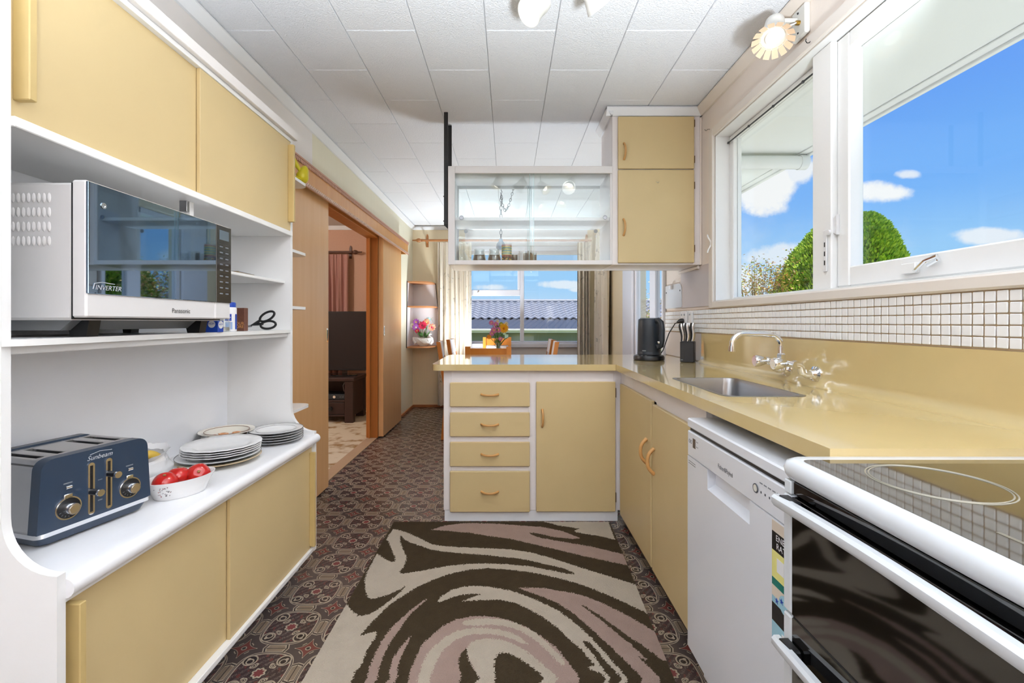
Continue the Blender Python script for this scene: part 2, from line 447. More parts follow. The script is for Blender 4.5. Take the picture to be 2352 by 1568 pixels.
BW = (-.60, 1.085, .875, 2.15)     # dining window x0 x1 z0 z1
wall('wall_back', [WALLB, mat('pale dado paint', S(224, 218, 214), .5)], [
    (XL, BW[0], YB, YB + .1, 0, H), (BW[1], XR + .1, YB, YB + .1, 0, H), (BW[0], BW[1], YB, YB + .1, 0, BW[2], 1), (BW[0], BW[1], YB, YB + .1, BW[3], H, 1)])
wall('wall_back', [LIVW], [(-5.3, XL, YB, YB + .1, 0, H)])
wall('wall_left', [LIVW], [(-5.3, -5.2, 2.2, YB + .1, 0, H)])
wall('wall_front', [LIVW], [(-5.3, -1.42, 2.2, 2.3, 0, H)])
wall('wall_front', [mat('bounce cutting timber', S(150, 118, 84), .5, stretch=(8, 8, .6), vscale=3, col2=S(128, 96, 64))], [(-1.42, 1.3, YF - .1, YF, 0, H)])  # unseen rear wall; dark timber made up to cut light bounced forward

# ---- cornices, skirtings
COR = mat('cornice paint', S(234, 236, 240), .4)
def cornice(n, pts, d0, d1, ax, m=COR): return MB().prism(pts, ax, d0, d1).build(n, m, None, kind='structure', sharp=None)
cornice('trim_2', [(XL, H - .055), (XL, H - .010), (XL + .045, H - .010), (XL + .045, H - .018), (XL + .012, H - .055)], YF, YB, 'y')
cornice('trim_3', [(XR, H - .055), (XR, H - .010), (XR - .045, H - .010), (XR - .045, H - .018), (XR - .012, H - .055)], YF, YB, 'y', mat('cornice beige', S(228, 218, 208), .45))
cornice('trim_4', [(YB, H - .055), (YB, H - .010), (YB - .045, H - .010), (YB - .045, H - .018), (YB - .012, H - .055)], XL, XR, 'x')
cornice('trim_5', [(YB, H - .055), (YB, H - .004), (YB - .045, H - .004), (YB - .012, H - .055)], -5.2, -1.42, 'x')
SKT = mat('stained skirting', S(168, 104, 60), .45)
B('baseboard_left', SKT, None, XL, XL + .014, 5.36, YB, 0, .034, .003, kind='structure')
B('baseboard_back', SKT, None, XL + .014, 1.1, YB - .014, YB, 0, .034, .003, kind='structure')

# ---- kitchen window
w1 = thing('window_1', kind='structure', loc=(1.25, 1.8, KW[2]))
y0, y1, z0, z1 = KW
ARCH = mat('architrave paint', S(228, 220, 212), .35)
B('architrave', ARCH, w1, XR - .018, XR, y1, y1 + .05, z0 - .04, z1 + .05, .004)
B('architrave', ARCH, w1, XR - .018, XR, y0 - .05, y0, z0 - .04, z1 + .05, .004)
B('architrave', ARCH, w1, XR - .018, XR, y0, y1, z1, z1 + .05, .004)
B('sill', ARCH, w1, XR - .022, XR, y0, y1, z0 - .04, z0, .006)
JX = 1.34
B('jamb', WHTG, w1, XR, JX, y1 - .006, y1, z0, z1, .001); B('jamb', WHTG, w1, XR, JX, y0, y0 + .006, z0, z1, .001)
B('head_lining', WHTG, w1, XR, JX, y0, y1, z1 - .006, z1, .001); B('sill_board', WHTG, w1, XR, JX, y0, y1, z0, z0 + .006, .001)
PY = (1.715, 1.835)  # mullion post
B('mullion', WHTG, w1, 1.225, 1.335, PY[0] + .012, PY[1], z0 + .006, z1 - .006, .004)
fx0, fx1 = 1.275, 1.325
for a in ((y1 - .046, y1 - .006, z0 + .006, z1 - .006), (PY[1], PY[1] + .012, z0 + .006, z1 - .006)): B('fixed_frame', WHTG, w1, fx0, fx1, *a, .004)
B('fixed_frame', WHTG, w1, fx0, fx1, PY[1] + .012, y1 - .046, z0 + .006, z0 + .02, .003); B('fixed_frame', WHTG, w1, fx0, fx1, PY[1] + .012, y1 - .046, z1 - .03, z1 - .006, .003)
B('pane', GLASS, w1, 1.298, 1.302, PY[1] + .012, y1 - .046, z0 + .02, z1 - .03, 0)
sx0, sx1 = 1.245, 1.30     # opening sash
sa, sb = y0 + .012, PY[0] + .010
sash = MB().box(sx0, sx1, sb - .062, sb, z0 + .012, z1 - .01, .005).build('sash_stile', WHTG, w1)
B('sash_stile', WHTG, w1, sx0, sx1, sa, sa + .062, z0 + .012, z1 - .01, .005)
B('sash_rail', WHTG, w1, sx0, sx1, sa + .062, sb - .062, z0 + .012, z0 + .085, .005)
B('sash_rail', WHTG, w1, sx0, sx1, sa + .062, sb - .062, z1 - .07, z1 - .01, .005)
B('pane', GLASS, w1, 1.283, 1.287, sa + .062, sb - .062, z0 + .085, z1 - .07, 0)
st = MB().box(1.219, 1.2245, PY[0] + .030, PY[0] + .050, z0 + .075, z0 + .235, .002)
st.prism([(PY[0] - .005, z0 + .21), (PY[0] - .005, z0 + .285), (PY[0] + .02, z0 + .27), (PY[0] + .04, z0 + .235), (PY[0] + .02, z0 + .225)], 'x', 1.232, 1.2445)
st.cyl((1.222, PY[0] + .018, z0 + .222), (1.214, PY[0] + .018, z0 + .222), .010)
stay = st.build('window_stay', mat('stay enamel', S(230, 230, 232), .35), w1, label='white casement stay arm')
for q in (.10, .135, .17): B('stay_hole', BLK, stay, 1.2185, 1.2192, PY[0] + .037, PY[0] + .043, z0 + q, z0 + q + .018, 0)
lt = MB().box(1.228, 1.245, 1.375, 1.425, z0 + .03, z0 + .062, .002); lt.build('latch_plate', WHTG, w1)
lt = MB().tube([(1.235, 1.385, z0 + .035), (1.225, 1.36, z0 + .045), (1.222, 1.335, z0 + .062), (1.224, 1.300, z0 + .070), (1.232, 1.305, z0 + .060), (1.235, 1.34, z0 + .048)], .006, 8)
lt.build('latch_handle', CHROME, w1)
B('catch', BLK, w1, 1.235, 1.245, 1.055, 1.085, z0 + .028, z0 + .036, .001)
cw = MB().tube([(1.262, y1 - .01, z1 - .045), (1.262, PY[1] + .005, z1 - .045)], .004, 6)
for k in range(4): cw.ell((1.262, y1 - .02 - k * .22, z1 - .045), .007, 8, 5)
cw.build('curtain_wire', mat('grey wire', S(90, 92, 94), .4, 1.0), w1)
MB().tube([(XR - .026 - .010 * math.cos(6.283 * k / 16) * (1 if k in range(17) else 0), y1 + .02, z0 + .285 + .105 * k / 16) for k in range(17)], .0045, 8).build('cleat', WHTG, w1)

# ---- dining window
w2 = thing('window_2', kind='structure', loc=(.24, YB, BW[2]))
x0, x1, z0, z1 = BW; fy0, fy1 = YB - .005, YB + .07
WN = mat('window frame paint', S(222, 222, 230), .35)
B('frame_stile', WN, w2, x0, x0 + .05, fy0, fy1, z0, z1, .004); B('frame_stile', WN, w2, x1 - .05, x1, fy0, fy1, z0, z1, .004)
B('frame_head', WN, w2, x0 + .05, x1 - .05, fy0, fy1, z1 - .05, z1, .004); B('frame_sill', WN, w2, x0 + .05, x1 - .05, fy0, fy1, z0, z0 + .03, .004)
B('mullion', WN, w2, .160, .214, fy0 - .004, fy1, z0 + .03, z1 - .05, .004)
B('transom', WN, w2, x0 + .05, .160, fy0 - .004, fy1, 1.53, 1.612, .006)
B('casement_stile', WN, w2, .125, .160, fy0 - .006, fy1 - .02, 1.612, z1 - .05, .004)
for a in ((x0 + .05, .160, z0 + .03, 1.53), (x0 + .05, .125, 1.612, z1 - .05), (.214, x1 - .05, z0 + .03, z1 - .05)):
    B('pane', GLASS, w2, a[0], a[1], YB + .03, YB + .034, a[2], a[3], 0)
B('sill_board', WN, w2, x0 - .05, x1 + .04, YB - .045, YB + .01, z0 - .055, z0, .005)
B('architrave', WN, w2, x0 - .05, x1 + .04, YB - .02, YB, z1, z1 + .06, .004)
MB().tube([(-.42, YB - .01, 1.575), (-.42, YB - .03, 1.58), (-.40, YB - .035, 1.60)], .006, 6).build('latch', CHROME, w2)

# ---- side window of the dining room
w3 = thing('window_3', kind='structure', loc=(1.25, 3.9, SW[2]))
y0, y1, z0, z1 = SW
for a in ((y0, y0 + .035), (y1 - .05, y1), (3.70, 3.84)):
    B('frame_stile' if a[0] != 3.70 else 'mullion', WN, w3, XR - .005, 1.235, a[0], a[1], z0, z1, .004)
B('frame_head', WN, w3, XR - .005, 1.235, y0 + .035, y1 - .05, z1 - .05, z1, .004); B('frame_sill', WN, w3, XR - .005, 1.235, y0 + .035, y1 - .05, z0, z0 + .05, .004)
for a in ((y0 + .035, 3.70), (3.84, y1 - .05)): B('pane', GLASS, w3, 1.208, 1.212, a[0], a[1], z0 + .05, z1 - .05, 0)
B('architrave', WN, w3, XR - .03, XR, y0 - .03, y0, z0, z1 + .05, .004)
B('architrave', WN, w3, XR - .03, XR, y1, y1 + .36, z0 - .25, z1 + .05, .01)

# ---- sliding doors to the living room
def sdoor(n, y0, y1, pull_y, zc):
    d = B(n, OAKP, None, -1.312, -1.262, y0, y1, .015, 2.03, .002, kind='structure')
    B('flush_pull', CHROME, d, -1.264, -1.2595, pull_y - .011, pull_y + .011, zc - .05, zc + .05, .002)
    B('pull_recess', mat('pull recess', S(70, 76, 84), .3, 1.0), d, -1.261, -1.2590, pull_y - .006, pull_y + .006, zc - .038, zc + .038, .001)
    return d
sdoor('door_1', 2.205, 3.19, 3.165, 1.075); sdoor('door_2', 4.585, 5.35, 4.620, 1.08)
jb = thing('trim_6', kind='structure', loc=(-1.37, 3.9, 0))
B('jamb', OAKD, jb, -1.43, XL + .006, 4.57, 4.60, .006, 2.04, .002); B('jamb', OAKD, jb, -1.43, XL + .006, 3.15, 3.18, .006, 2.04, .002)
B('head', OAKD, jb, -1.43, XL + .006, 3.18, 4.57, 2.01, 2.04, .002); B('stop', OAKD, jb, -1.40, -1.385, 4.545, 4.57, .006, 2.01, .002)
pl = thing('trim_7', kind='structure', loc=(-1.27, 3.9, 2.0))
B('pelmet_fascia', OAK, pl, -1.235, -1.215, 2.17, 5.50, 1.985, 2.125, .004)
B('pelmet_top', OAK, pl, XL, -1.235, 2.17, 5.50, 2.10, 2.125, .003); B('pelmet_end', OAK, pl, XL, -1.235, 5.482, 5.50, 1.985, 2.10, .003)
BEAD = mat('rose beading', S(196, 152, 132), .5); BEADL = mat('pale beading', S(228, 204, 190), .5)
bd = MB().box(-1.215, -1.203, 2.17, 5.51, 2.118, 2.130, .002)
for k in range(158): bd.box(-1.215, -1.205, 2.18 + k * .021, 2.192 + k * .021, 2.095, 2.117, .002)
bd.build('upper_beading', BEAD, pl, kind='stuff')
bd = MB()
for k in range(256): bd.box(-1.215, -1.206, 2.18 + k * .013, 2.189 + k * .013, 1.985 + (k % 2) * .009, 1.994 + (k % 2) * .009, .001)
bd.build('lower_beading', BEADL, pl, kind='stuff')
MB().box(-1.216, -1.207, 2.17, 5.51, 1.978, 1.985, .001).build('lower_bead_strip', BEAD, pl)

# ---- eaves outside the kitchen window
SOF = mat('soffit paint', S(240, 242, 240), .6, var=.02, vscale=3)
ev = thing('roof_eave', 'white boarded eave overhanging outside the kitchen window', 'eave', (1.7, 2.0, 2.27))
B('soffit_board', SOF, ev, 1.345, 1.95, -2.2, 6.4, 2.27, 2.285, 0); B('fascia_board', SOF, ev, 1.95, 1.975, -2.2, 6.4, 2.25, 2.42, .003)
B('soffit_batten', SOF, ev, 1.90, 1.95, -2.2, 6.4, 2.262, 2.27, .002)
B('roof_deck', mat('roof iron', S(120, 120, 124), .6), ev, -5.4, 1.99, -2.4, 6.5, 2.66, 2.72, 0)
B('weatherboard_wall', SOF, ev, 1.30, 1.325, -2.2, 6.4, 2.25, 2.66, 0)
dp = MB().tube([(1.31, 2.99, 2.215), (1.93, 2.99, 2.215)], .043, 18); dp.tube([(1.905, 2.99, 2.215), (1.955, 2.99, 2.215)], .048, 18)
dp.build('downpipe', SOF, None, label='white round downpipe crossing below the eave outside', cat='pipe')
# ================================================================== LEFT HUTCH
hu = thing('kitchen_hutch', 'tall built-in kitchen hutch with mustard sliding doors and white shelves', 'cabinet', (-1.1, 1.52, 0))
HY0, HY1 = .912, 2.143
def side_profile():
    p = [(XL, 0.0), (-.99, 0.0), (-.99, .10), (-.905, .10), (-.905, .655)]
    cx, cz, r = -.905, .655 + .112, .112
    for k in range(0, 11):
        a = -PI / 2 - (PI / 2) * k / 10
        p.append((cx + r * math.cos(a), cz + r * math.sin(a)))
    p += [(-1.017, 2.03), (XL, 2.03)]
    return p
for a, b in ((HY0, HY0 + .018), (HY1 - .020, HY1)):
    MB().prism(side_profile(), 'y', a, b).build('side_panel', WHT, hu, sharp=30)
IY0, IY1 = HY0 + .018, HY1 - .020
B('back_panel', WHTC, hu, XL, XL + .008, IY0, IY1, .64, 2.03, 0)
wt = MB(); wp = [(XL + .008, .600), (-.925, .600)]
for k in range(9):
    a = -PI / 2 + PI * k / 8; wp.append((-.908 + .0205 * math.cos(a), .6205 + .0205 * math.sin(a)))
wp += [(-.925, .641), (XL + .008, .641)]
wt.prism(wp, 'y', IY0, IY1); wt.prism([(x, z) for x, z in wp if x > -.91] , 'y', IY1, HY1 + .004)
wt.build('worktop', mat('worktop laminate', S(242, 242, 245), .3, var=.02, vscale=90), hu, sharp=40)
# upper cupboard
B('shelf', WHTG, hu, XL + .008, -1.010, IY0, IY1, 1.566, 1.588, .002)
B('top_board', WHT, hu, XL + .008, -1.02, IY0, IY1, 2.012, 2.03, .002)
B('fascia', WALLP, hu, -1.017, -.997, HY0, HY1 + .012, 2.022, 2.060, .002)
B('track', WHT, hu, -1.035, -1.013, IY0, IY1, 2.004, 2.021, .001)
d = B('sliding_door', YEL, hu, -1.043, -1.031, IY0 + .001, 1.515, 1.590, 2.004, .001)
B('handle_bar', YELD, d, -1.031, -.995, .945, .962, 1.628, 1.985, .002, label='mustard wooden pull bar')
d = B('sliding_door', YEL, hu, -1.029, -1.017, 1.500, IY1 - .001, 1.590, 2.004, .001)
B('handle_bar', YELD, d, -1.017, -.990, 2.096, 2.113, 1.628, 1.985, .002, label='mustard wooden pull bar')
# microwave shelf with bowed front edge
mp = [(XL + .008, IY0), (-1.012, IY0), (-1.012, HY0 - .004)]
for k in range(0, 13):
    q = k / 12; mp.append((-.998 - .019 * (1 - math.cos(PI * q)) * .5, HY0 - .004 + .03 + (1.45 - HY0) * q))
mp += [(-1.017, IY1), (XL + .008, IY1)]
MB().prism(mp, 'z', 1.116, 1.130).build('microwave_shelf', WHTG, hu, sharp=30)
B('shelf_rail', WHT, hu, -1.06, -1.03, IY0, IY1, 1.098, 1.116, .002)
B('small_shelf', WHTG, hu, XL + .008, -1.044, 1.60, IY1, 1.346, 1.358, .002)
B('shelf_bracket', WHT, hu, -1.072, -1.058, 1.512, 1.53, 1.515, 1.566, .001)
B('bracket_plate', STEEL, hu, -1.085, -1.060, 1.499, 1.512, 1.530, 1.566, .001)
# lower cupboard
B('rail', WHT, hu, -1.0, -.907, IY0, IY1, .10, .118, .002); B('plinth', WHTC, hu, -1.01, -.99, IY0, IY1, 0, .10, .002)
B('base_board', WHTC, hu, XL + .01, -1.01, IY0, IY1, .08, .10, 0)
B('track', WHT, hu, -.94, -.912, IY0, IY1, .588, .600, .001)
d = B('sliding_door', YEL, hu, -.942, -.931, IY0 + .001, 1.515, .118, .588, .001)
B('handle_bar', YELD, d, -.931, -.893, .948, .964, .13, .578, .002, label='mustard wooden pull bar')
d = B('sliding_door', YEL, hu, -.929, -.918, 1.500, IY1 - .001, .118, .588, .001)
B('handle_bar', YELD, d, -.918, -.893, 2.096, 2.112, .13, .565, .002, label='mustard wooden pull bar')
# rounded end shelves
for z in (1.864, 1.506, 1.23, .728):
    w = -1.045 if z > .8 else -1.03
    pp = [(-1.25, HY1), (w, HY1), (w, HY1 + .19)]
    for k in range(9):
        a = (PI / 2) * k / 8; pp.append((w - .05 + .05 * math.cos(a), HY1 + .19 + .05 * math.sin(a)))
    pp += [(-1.25, HY1 + .24)]
    MB().prism(pp, 'z', z, z + .014).build('end_shelf', WHTG, hu, sharp=30)

# ================================================================== MICROWAVE
MWH = mat('microwave enamel', S(226, 224, 224), .3, var=.01)
mw = thing('microwave', 'white microwave oven with dark glass door on the hutch shelf', 'microwave', (-1.13, 1.305, 1.131))
my0, my1, mz0, mz1, mx = 1.035, 1.572, 1.176, 1.490, -.957
B('case', MWH, mw, -1.30, -.998, my0 + .006, my1 - .006, mz0 - .006, mz1 - .004, .006)
MB().prism([(-1.28, mz0 - .004), (-1.02, mz0 - .004), (-1.05, mz0 - .030), (-1.25, mz0 - .030)], 'y', my0 + .03, my1 - .03).build('underside', mat('galvanised', S(150, 152, 154), .4, .6), mw)
for y in (my0 + .055, my1 - .085):
    MB().prism([(-1.05, 1.1305), (-1.012, 1.1305), (-1.005, mz0 - .006), (-1.06, mz0 - .006)], 'y', y, y + .032).build('foot', BLK, mw)
    MB().prism([(-1.26, 1.1305), (-1.235, 1.1305), (-1.23, mz0 - .006), (-1.265, mz0 - .006)], 'y', y, y + .032).build('foot', BLK, mw)
doorw = my0 + .455
dr = B('door', MWH, mw, -.995, mx - .004, my0, doorw - .001, mz0, mz1, .004)
DG = mat('mirrored dark glass', S(128, 148, 168), .02, 1.0)
B('door_glass', DG, dr, mx - .006, mx, my0 + .001, doorw - .001, mz0 + .055, mz1 - .003, .001)
B('control_panel', MWH, mw, -.995, mx - .004, doorw + .001, my1, mz0, mz1, .004)
cpn = B('control_glass', mat('control glass', S(16, 16, 20), .1, coat=.6), mw, mx - .006, mx, doorw + .001, my1 - .002, mz0 + .055, mz1 - .003, .001)
B('display', mat('lcd grey', S(92, 106, 116), .15), cpn, mx, mx + .0006, doorw + .016, my1 - .016, mz1 - .05, mz1 - .018, 0)
KEY = mat('key print', S(120, 126, 134), .5)
for r in range(9):
    for c in range(2):
        yy = doorw + .014 + c * .030
        B('key_label', KEY, cpn, mx, mx + .0005, yy + .004, yy + .020, mz1 - .075 - r * .0195, mz1 - .071 - r * .0195, 0)
    B('key_divider', mat('key line', S(60, 62, 68), .5), cpn, mx, mx + .0004, doorw + .012, my1 - .014, mz1 - .0645 - r * .0195, mz1 - .0640 - r * .0195, 0)
text('Panasonic', .019, (mx - .0035, my0 + .30, mz0 + .022), (0, 1, 0), (0, 0, 1), mat('dark print', S(60, 62, 66), .5), dr)
text('INVERTER', .016, (mx + .0002, my0 + .053, mz0 + .07), (0, 1, 0), (0, 0, 1), mat('silver print', S(200, 206, 212), .4), dr, shear=.25)
MB().tube([(mx + .0008, my0 + .012, mz0 + .066), (mx + .0008, my0 + .016, mz0 + .079), (mx + .0008, my0 + .035, mz0 + .083), (mx + .0008, my0 + .07, mz0 + .081)], .0008, 6).build('emblem', MATS['silver print'], dr)
MB().lathe([(.007, 0), (.007, .0015), (.004, .0015), (.004, .0005)], n=16).xf(Matrix.Translation((mx, my0 + .040, mz1 - .050)) @ Matrix.Rotation(PI / 2, 4, 'Y')).build('door_badge', CHROME, dr)
for r in range(4):
    for c in range(8):
        xx = -1.1335 + c * .0118
        MB().ell((xx, my0 + .006, mz1 - .04 - r * .033), (.0042, .004, .0115), 8, 6).build('vent', MWH, mw)
B('seam', BLK, mw, -.9985, -.9945, my0 + .004, my1 - .004, mz0 - .004, mz1 - .006, 0)

# ================================================================== TOASTER  (local: x along the front, -y faces out)
to = thing('toaster', 'navy and stainless four-slice toaster on the hutch worktop', 'toaster', (-1.150, 1.187, .6415), math.radians(75.5))
NAVY = mat('navy enamel', S(40, 58, 80), .38, coat=.25); SST = mat('stainless', (.62, .62, .62), .26, 1.0, var=.12, vscale=9)
hw, hd = .128, .112
def rsec(w, d, r, z, n=6):
    out = []
    for cx, cy, a0 in ((w - r, d - r, 0), (-w + r, d - r, PI / 2), (-w + r, -d + r, PI), (w - r, -d + r, 1.5 * PI)):
        for k in range(n + 1):
            a = a0 + (PI / 2) * k / n; out.append((cx + r * math.cos(a), cy + r * math.sin(a), z))
    return out
def loft(rings, cap=True):
    mb = MB(); n = len(rings[0]); vs = [p for r in rings for p in r]; fs = []
    for j in range(len(rings) - 1):
        for i in range(n): k = (i + 1) % n; fs.append((j * n + i, j * n + k, (j + 1) * n + k, (j + 1) * n + i))
    if cap: fs.append(tuple(range(n))[::-1]); fs.append(tuple((len(rings) - 1) * n + i for i in range(n)))
    return mb.add(vs, fs)
loft([rsec(hw - .012, hd - .008, .02, .006), rsec(hw - .002, hd, .02, .026)]).build('skirt', NAVY, to, local=True, sharp=50)
loft([rsec(hw + .001, hd + .003, .016, .026), rsec(hw + .001, hd + .003, .016, .036)]).build('chrome_band', CHROME, to, local=True, sharp=50)
def shell(y0, y1, sc=0.0):
    """rounded-shoulder cross-section in x-z extruded along y"""
    pts = [(-hw + sc, .036), (hw - sc, .036), (hw - .008 - sc, .178 - sc)]
    for k in range(1, 7):
        a = (PI / 2) * k / 6; pts.append((hw - .034 - sc + .026 * math.cos(a), .178 - sc + .026 * math.sin(a)))
    for k in range(0, 7):
        a = PI / 2 + (PI / 2) * k / 6; pts.append((-hw + .034 + sc + .026 * math.cos(a), .178 - sc + .026 * math.sin(a)))
    pts.append((-hw + .008 + sc, .178 - sc))
    return pts
MB().prism(shell(0, 0), 'y', -hd, -hd + .030).build('front_panel', NAVY, to, local=True, sharp=40)
MB().prism(shell(0, 0), 'y', hd - .025, hd).build('rear_panel', NAVY, to, local=True, sharp=40)
MB().prism([(x, min(z, .186)) for x, z in shell(0, 0, .003)], 'y', -hd + .030, hd - .025).build('steel_body', SST, to, local=True, sharp=40)
# top deck with four slots
xs = [-.086, -.044, .044, .086]
deck = MB(); ya, yb = -hd + .030, hd - .025
edges = [-hw + .02] + sum([[c - .010, c + .010] for c in xs], []) + [hw - .02]
for i in range(0, len(edges), 2): deck.box(edges[i], edges[i + 1], ya, yb, .186, .2005, .002)
for c in xs: deck.box(c - .010, c + .010, ya, ya + .028, .186, .2005, .001); deck.box(c - .010, c + .010, yb - .02, yb, .186, .2005, .001)
deck.build('top_deck', SST, to, local=True)
for c in xs:
    B('slot', BLK, to, c - .010, c + .010, ya + .028, yb - .02, .1865, .1875, 0, local=True)
    B('slot_guide', STEEL, to, c - .0015, c + .0015, ya + .03, yb - .022, .1875, .195, .0005, local=True)
fy = -hd
for cx, lev in ((-.020, .100), (.020, .132)):
    s = MB().tube([(cx, fy - .0015, .050), (cx, fy - .0015, .165)], .0075, 12); s.xf(Matrix.Scale(.35, 4, (0, 1, 0)) if False else Matrix.Identity(4))
    loft([[(cx + .0075 * math.cos(a), fy - d_, (.165 if math.sin(a) >= 0 else .05) + .0075 * math.sin(a)) for a in [2 * PI * k / 24 + .001 for k in range(24)]] for d_ in (0, .003)]).build('lever_slot', CHROME, to, local=True, sharp=40)
    B('slot_gap', BLK, to, cx - .003, cx + .003, fy - .0036, fy - .003, .05, .165, 0, local=True)
    lv = MB().cyl((cx, fy - .003, lev), (cx, fy - .030, lev), .0075, 16).build('lever', BLK, to, local=True, sharp=40)
    MB().cyl((cx, fy - .030, lev), (cx, fy - .036, lev), .0085, 16).build('lever_cap', CHROME, lv, local=True, sharp=40)
for cx in (-.068, .072):
    r = .027
    rg = MB().cyl((cx, fy, .078), (cx, fy - .003, .078), r, 28); rg.box(cx - .009, cx + .009, fy - .003, fy, .098, .112, .0015)
    rg = rg.build('dial_ring', CHROME, to, local=True, sharp=40)
    MB().cyl((cx, fy - .003, .078), (cx, fy - .004, .078), r - .003, 28).build('dial_face', BLK, rg, local=True)
    for k in range(7):
        a = math.radians(200 + k * 23); MB().cyl((cx + .017 * math.cos(a), fy - .0042, .078 + .017 * math.sin(a)), (cx + .021 * math.cos(a), fy - .0042, .078 + .021 * math.sin(a)), .0005, 4).build('dial_mark', KEY, rg, local=True)
    kn = MB().cyl((cx, fy - .004, .078), (cx, fy - .022, .078), .0145, 24, .013).build('dial_knob', mat('satin silver', (.75, .76, .78), .2, 1.0), rg, local=True, sharp=40)
    MB().cyl((cx, fy - .022, .078), (cx, fy - .0225, .078), .010, 24).build('knob_cap', CHROME, kn, local=True)
    MB().tube([(cx - .006, fy - .002, .128), (cx + .006, fy - .002, .128)], .004, 10).build('button', CHROME, to, local=True)
    B('button_print', KEY, to, cx - .009, cx + .009, fy - .0005, fy, .136, .139, 0, local=True)
def ltext(body, size, x, z, m, parent, y, shear=0.0, name='lettering'):
    M = ROOTM[to.name]; p = M @ Vector((x, y, z)); xd = M.to_3x3() @ Vector((1, 0, 0))
    return text(body, size, p, xd, (0, 0, 1), m, parent, name, shear=shear)
ltext('Sunbeam', .016, 0.0, .183, MATS['silver print'], to, fy - .0004, .35)
MB().tube([(-.022, fy - .0008, .192), (0, fy - .0008, .1965), (.028, fy - .0008, .193)], .0006, 5).build('emblem', MATS['silver print'], to, local=True)
B('lever_print', KEY, to, -.004, .006, fy - .0005, fy, .122, .124, 0, local=True); B('lever_print', KEY, to, -.004, .006, fy - .0005, fy, .070, .073, 0, local=True)
for a, b in ((-.08, -.06), (.08, -.06), (-.08, .06), (.08, .06)):
    MB().cyl((a, b, 0), (a, b, .008), .011, 12).build('foot', RUBBER, to, local=True)

# ================================================================== BOWL, TOMATOES, PLATES, BANANAS
CHINA = mat('white china', S(238, 238, 238), .14, coat=.4); CREAMC = mat('cream china', S(226, 218, 196), .2, coat=.3)
ZW = .6412
bo = thing('oval_dish', 'white oval dish with grey floral sprig holding tomatoes', 'bowl', (-1.005, 1.395, ZW), math.radians(58))
MB().lathe([(.0, .004), (.055, .004), (.062, .002), (.066, 0), (.070, .003), (.080, .028), (.092, .052), (.094, .055), (.091, .055), (.077, .028), (.066, .010), (.0, .008)], n=36, sx=1.0, sy=.72, close=False).build('dish_body', CHINA, bo, local=True, sharp=50)
SPR = mat('sprig print', S(120, 116, 120), .4); SPR2 = mat('berry print', S(150, 60, 70), .4)
random.seed(3)
for k in range(34):
    a = -2.6 + .55 * random.random() - .1; zz = .014 + random.random() * .03; rr = (.0745 + (zz - .014) * .50) + .0008
    p = (rr * math.cos(a), rr * .72 * math.sin(a), zz)
    MB().ell(p, (.0016, .0006, .0012) if k % 4 else (.0012,) * 3, 6, 4).build('sprig', SPR if k % 4 else SPR2, bo, local=True)
TOM = mat('tomato skin', S(196, 32, 26), .18, coat=.5, var=.15, vscale=12)
for k, (x, y, r, t_, lab) in enumerate(((-.044, -.006, .033, 0.3, 'ripe tomato nearest the sprig on the oval dish'), (.002, .022, .033, -.2, 'ripe tomato with its dimple upward at the hutch wall side of the dish'), (.046, -.006, .033, .9, 'ripe tomato with a pale scarred shoulder at the plates end of the dish'))):
    M = ROOTM[bo.name]; p = M @ Vector((x, y, .047)); tr = thing('tomato', lab, 'tomato', p)
    mb = MB(); pr = []
    for j in range(13):
        q = PI * j / 12; rad = r * math.sin(q); zz = -r * .86 * math.cos(q)
        if j == 12: zz -= .006
        if j == 11: zz -= .001
        pr.append((max(rad, .0005), zz))
    mb.lathe(pr, n=20); mb.v = [(x_ * (1 + .03 * math.sin(5 * math.atan2(y_, x_))), y_ * (1 + .03 * math.sin(5 * math.atan2(y_, x_))), z_) for x_, y_, z_ in mb.v]
    mb.xf(Matrix.Rotation(t_, 4, 'X') @ Matrix.Rotation(t_ * .6, 4, 'Y')); mb.build('tomato_flesh', TOM, tr, local=True, sharp=80)
    MB().ell((0, 0, r * .80), (.0045, .0045, .0022), 8, 5).xf(Matrix.Rotation(t_, 4, 'X') @ Matrix.Rotation(t_ * .6, 4, 'Y')).build('stem_scar', mat('stem scar', S(150, 110, 60), .6), tr, local=True)
def plate(loc, r, m, lab, rimcol=None, wav=0.0, deep=.018, grp=None, motif=False):
    t = thing('dinner_plate' if r > .12 else 'side_plate', lab, 'plate', loc, 0, grp)
    pr = [(.0, .003), (r * .52, .003), (r * .56, 0), (r * .60, .002), (r * .70, deep * .45), (r * .97, deep * .92), (r, deep), (r * .97, deep + .002), (r * .70, deep * .45 + .005), (r * .60, .0065), (.0, .0060)]
    mb = MB().lathe(pr, n=48, close=False)
    if wav: mb.v = [(x, y, z + wav * math.sin(16 * math.atan2(y, x)) * max(0, (math.hypot(x, y) / r - .75)) * 4) for x, y, z in mb.v]
    mb.build('plate_body', m, t, local=True, sharp=60)
    if rimcol:
        MB().tube([(r * 1.0 * math.cos(a), r * 1.0 * math.sin(a), deep + .001) for a in [2 * PI * k / 48 for k in range(49)]], .0013, 6, False).build('rim_band', rimcol, t, local=True)
        MB().tube([(r * .74 * math.cos(a), r * .74 * math.sin(a), deep * .5 + .0062) for a in [2 * PI * k / 40 for k in range(41)]], .0006, 4, False).build('inner_band', rimcol, t, local=True)
    return t
GB = mat('grey band', S(120, 122, 126), .4); TB = mat('tan band', S(178, 150, 110), .4)
z = ZW
plate((-1.090, 1.715, z), .140, CREAMC, 'cream dinner plate at the bottom of the large plate stack', TB); z += .012
plate((-1.090, 1.715, z), .139, CHINA, 'white grey-banded dinner plate second from the bottom of the large stack', GB); z += .013
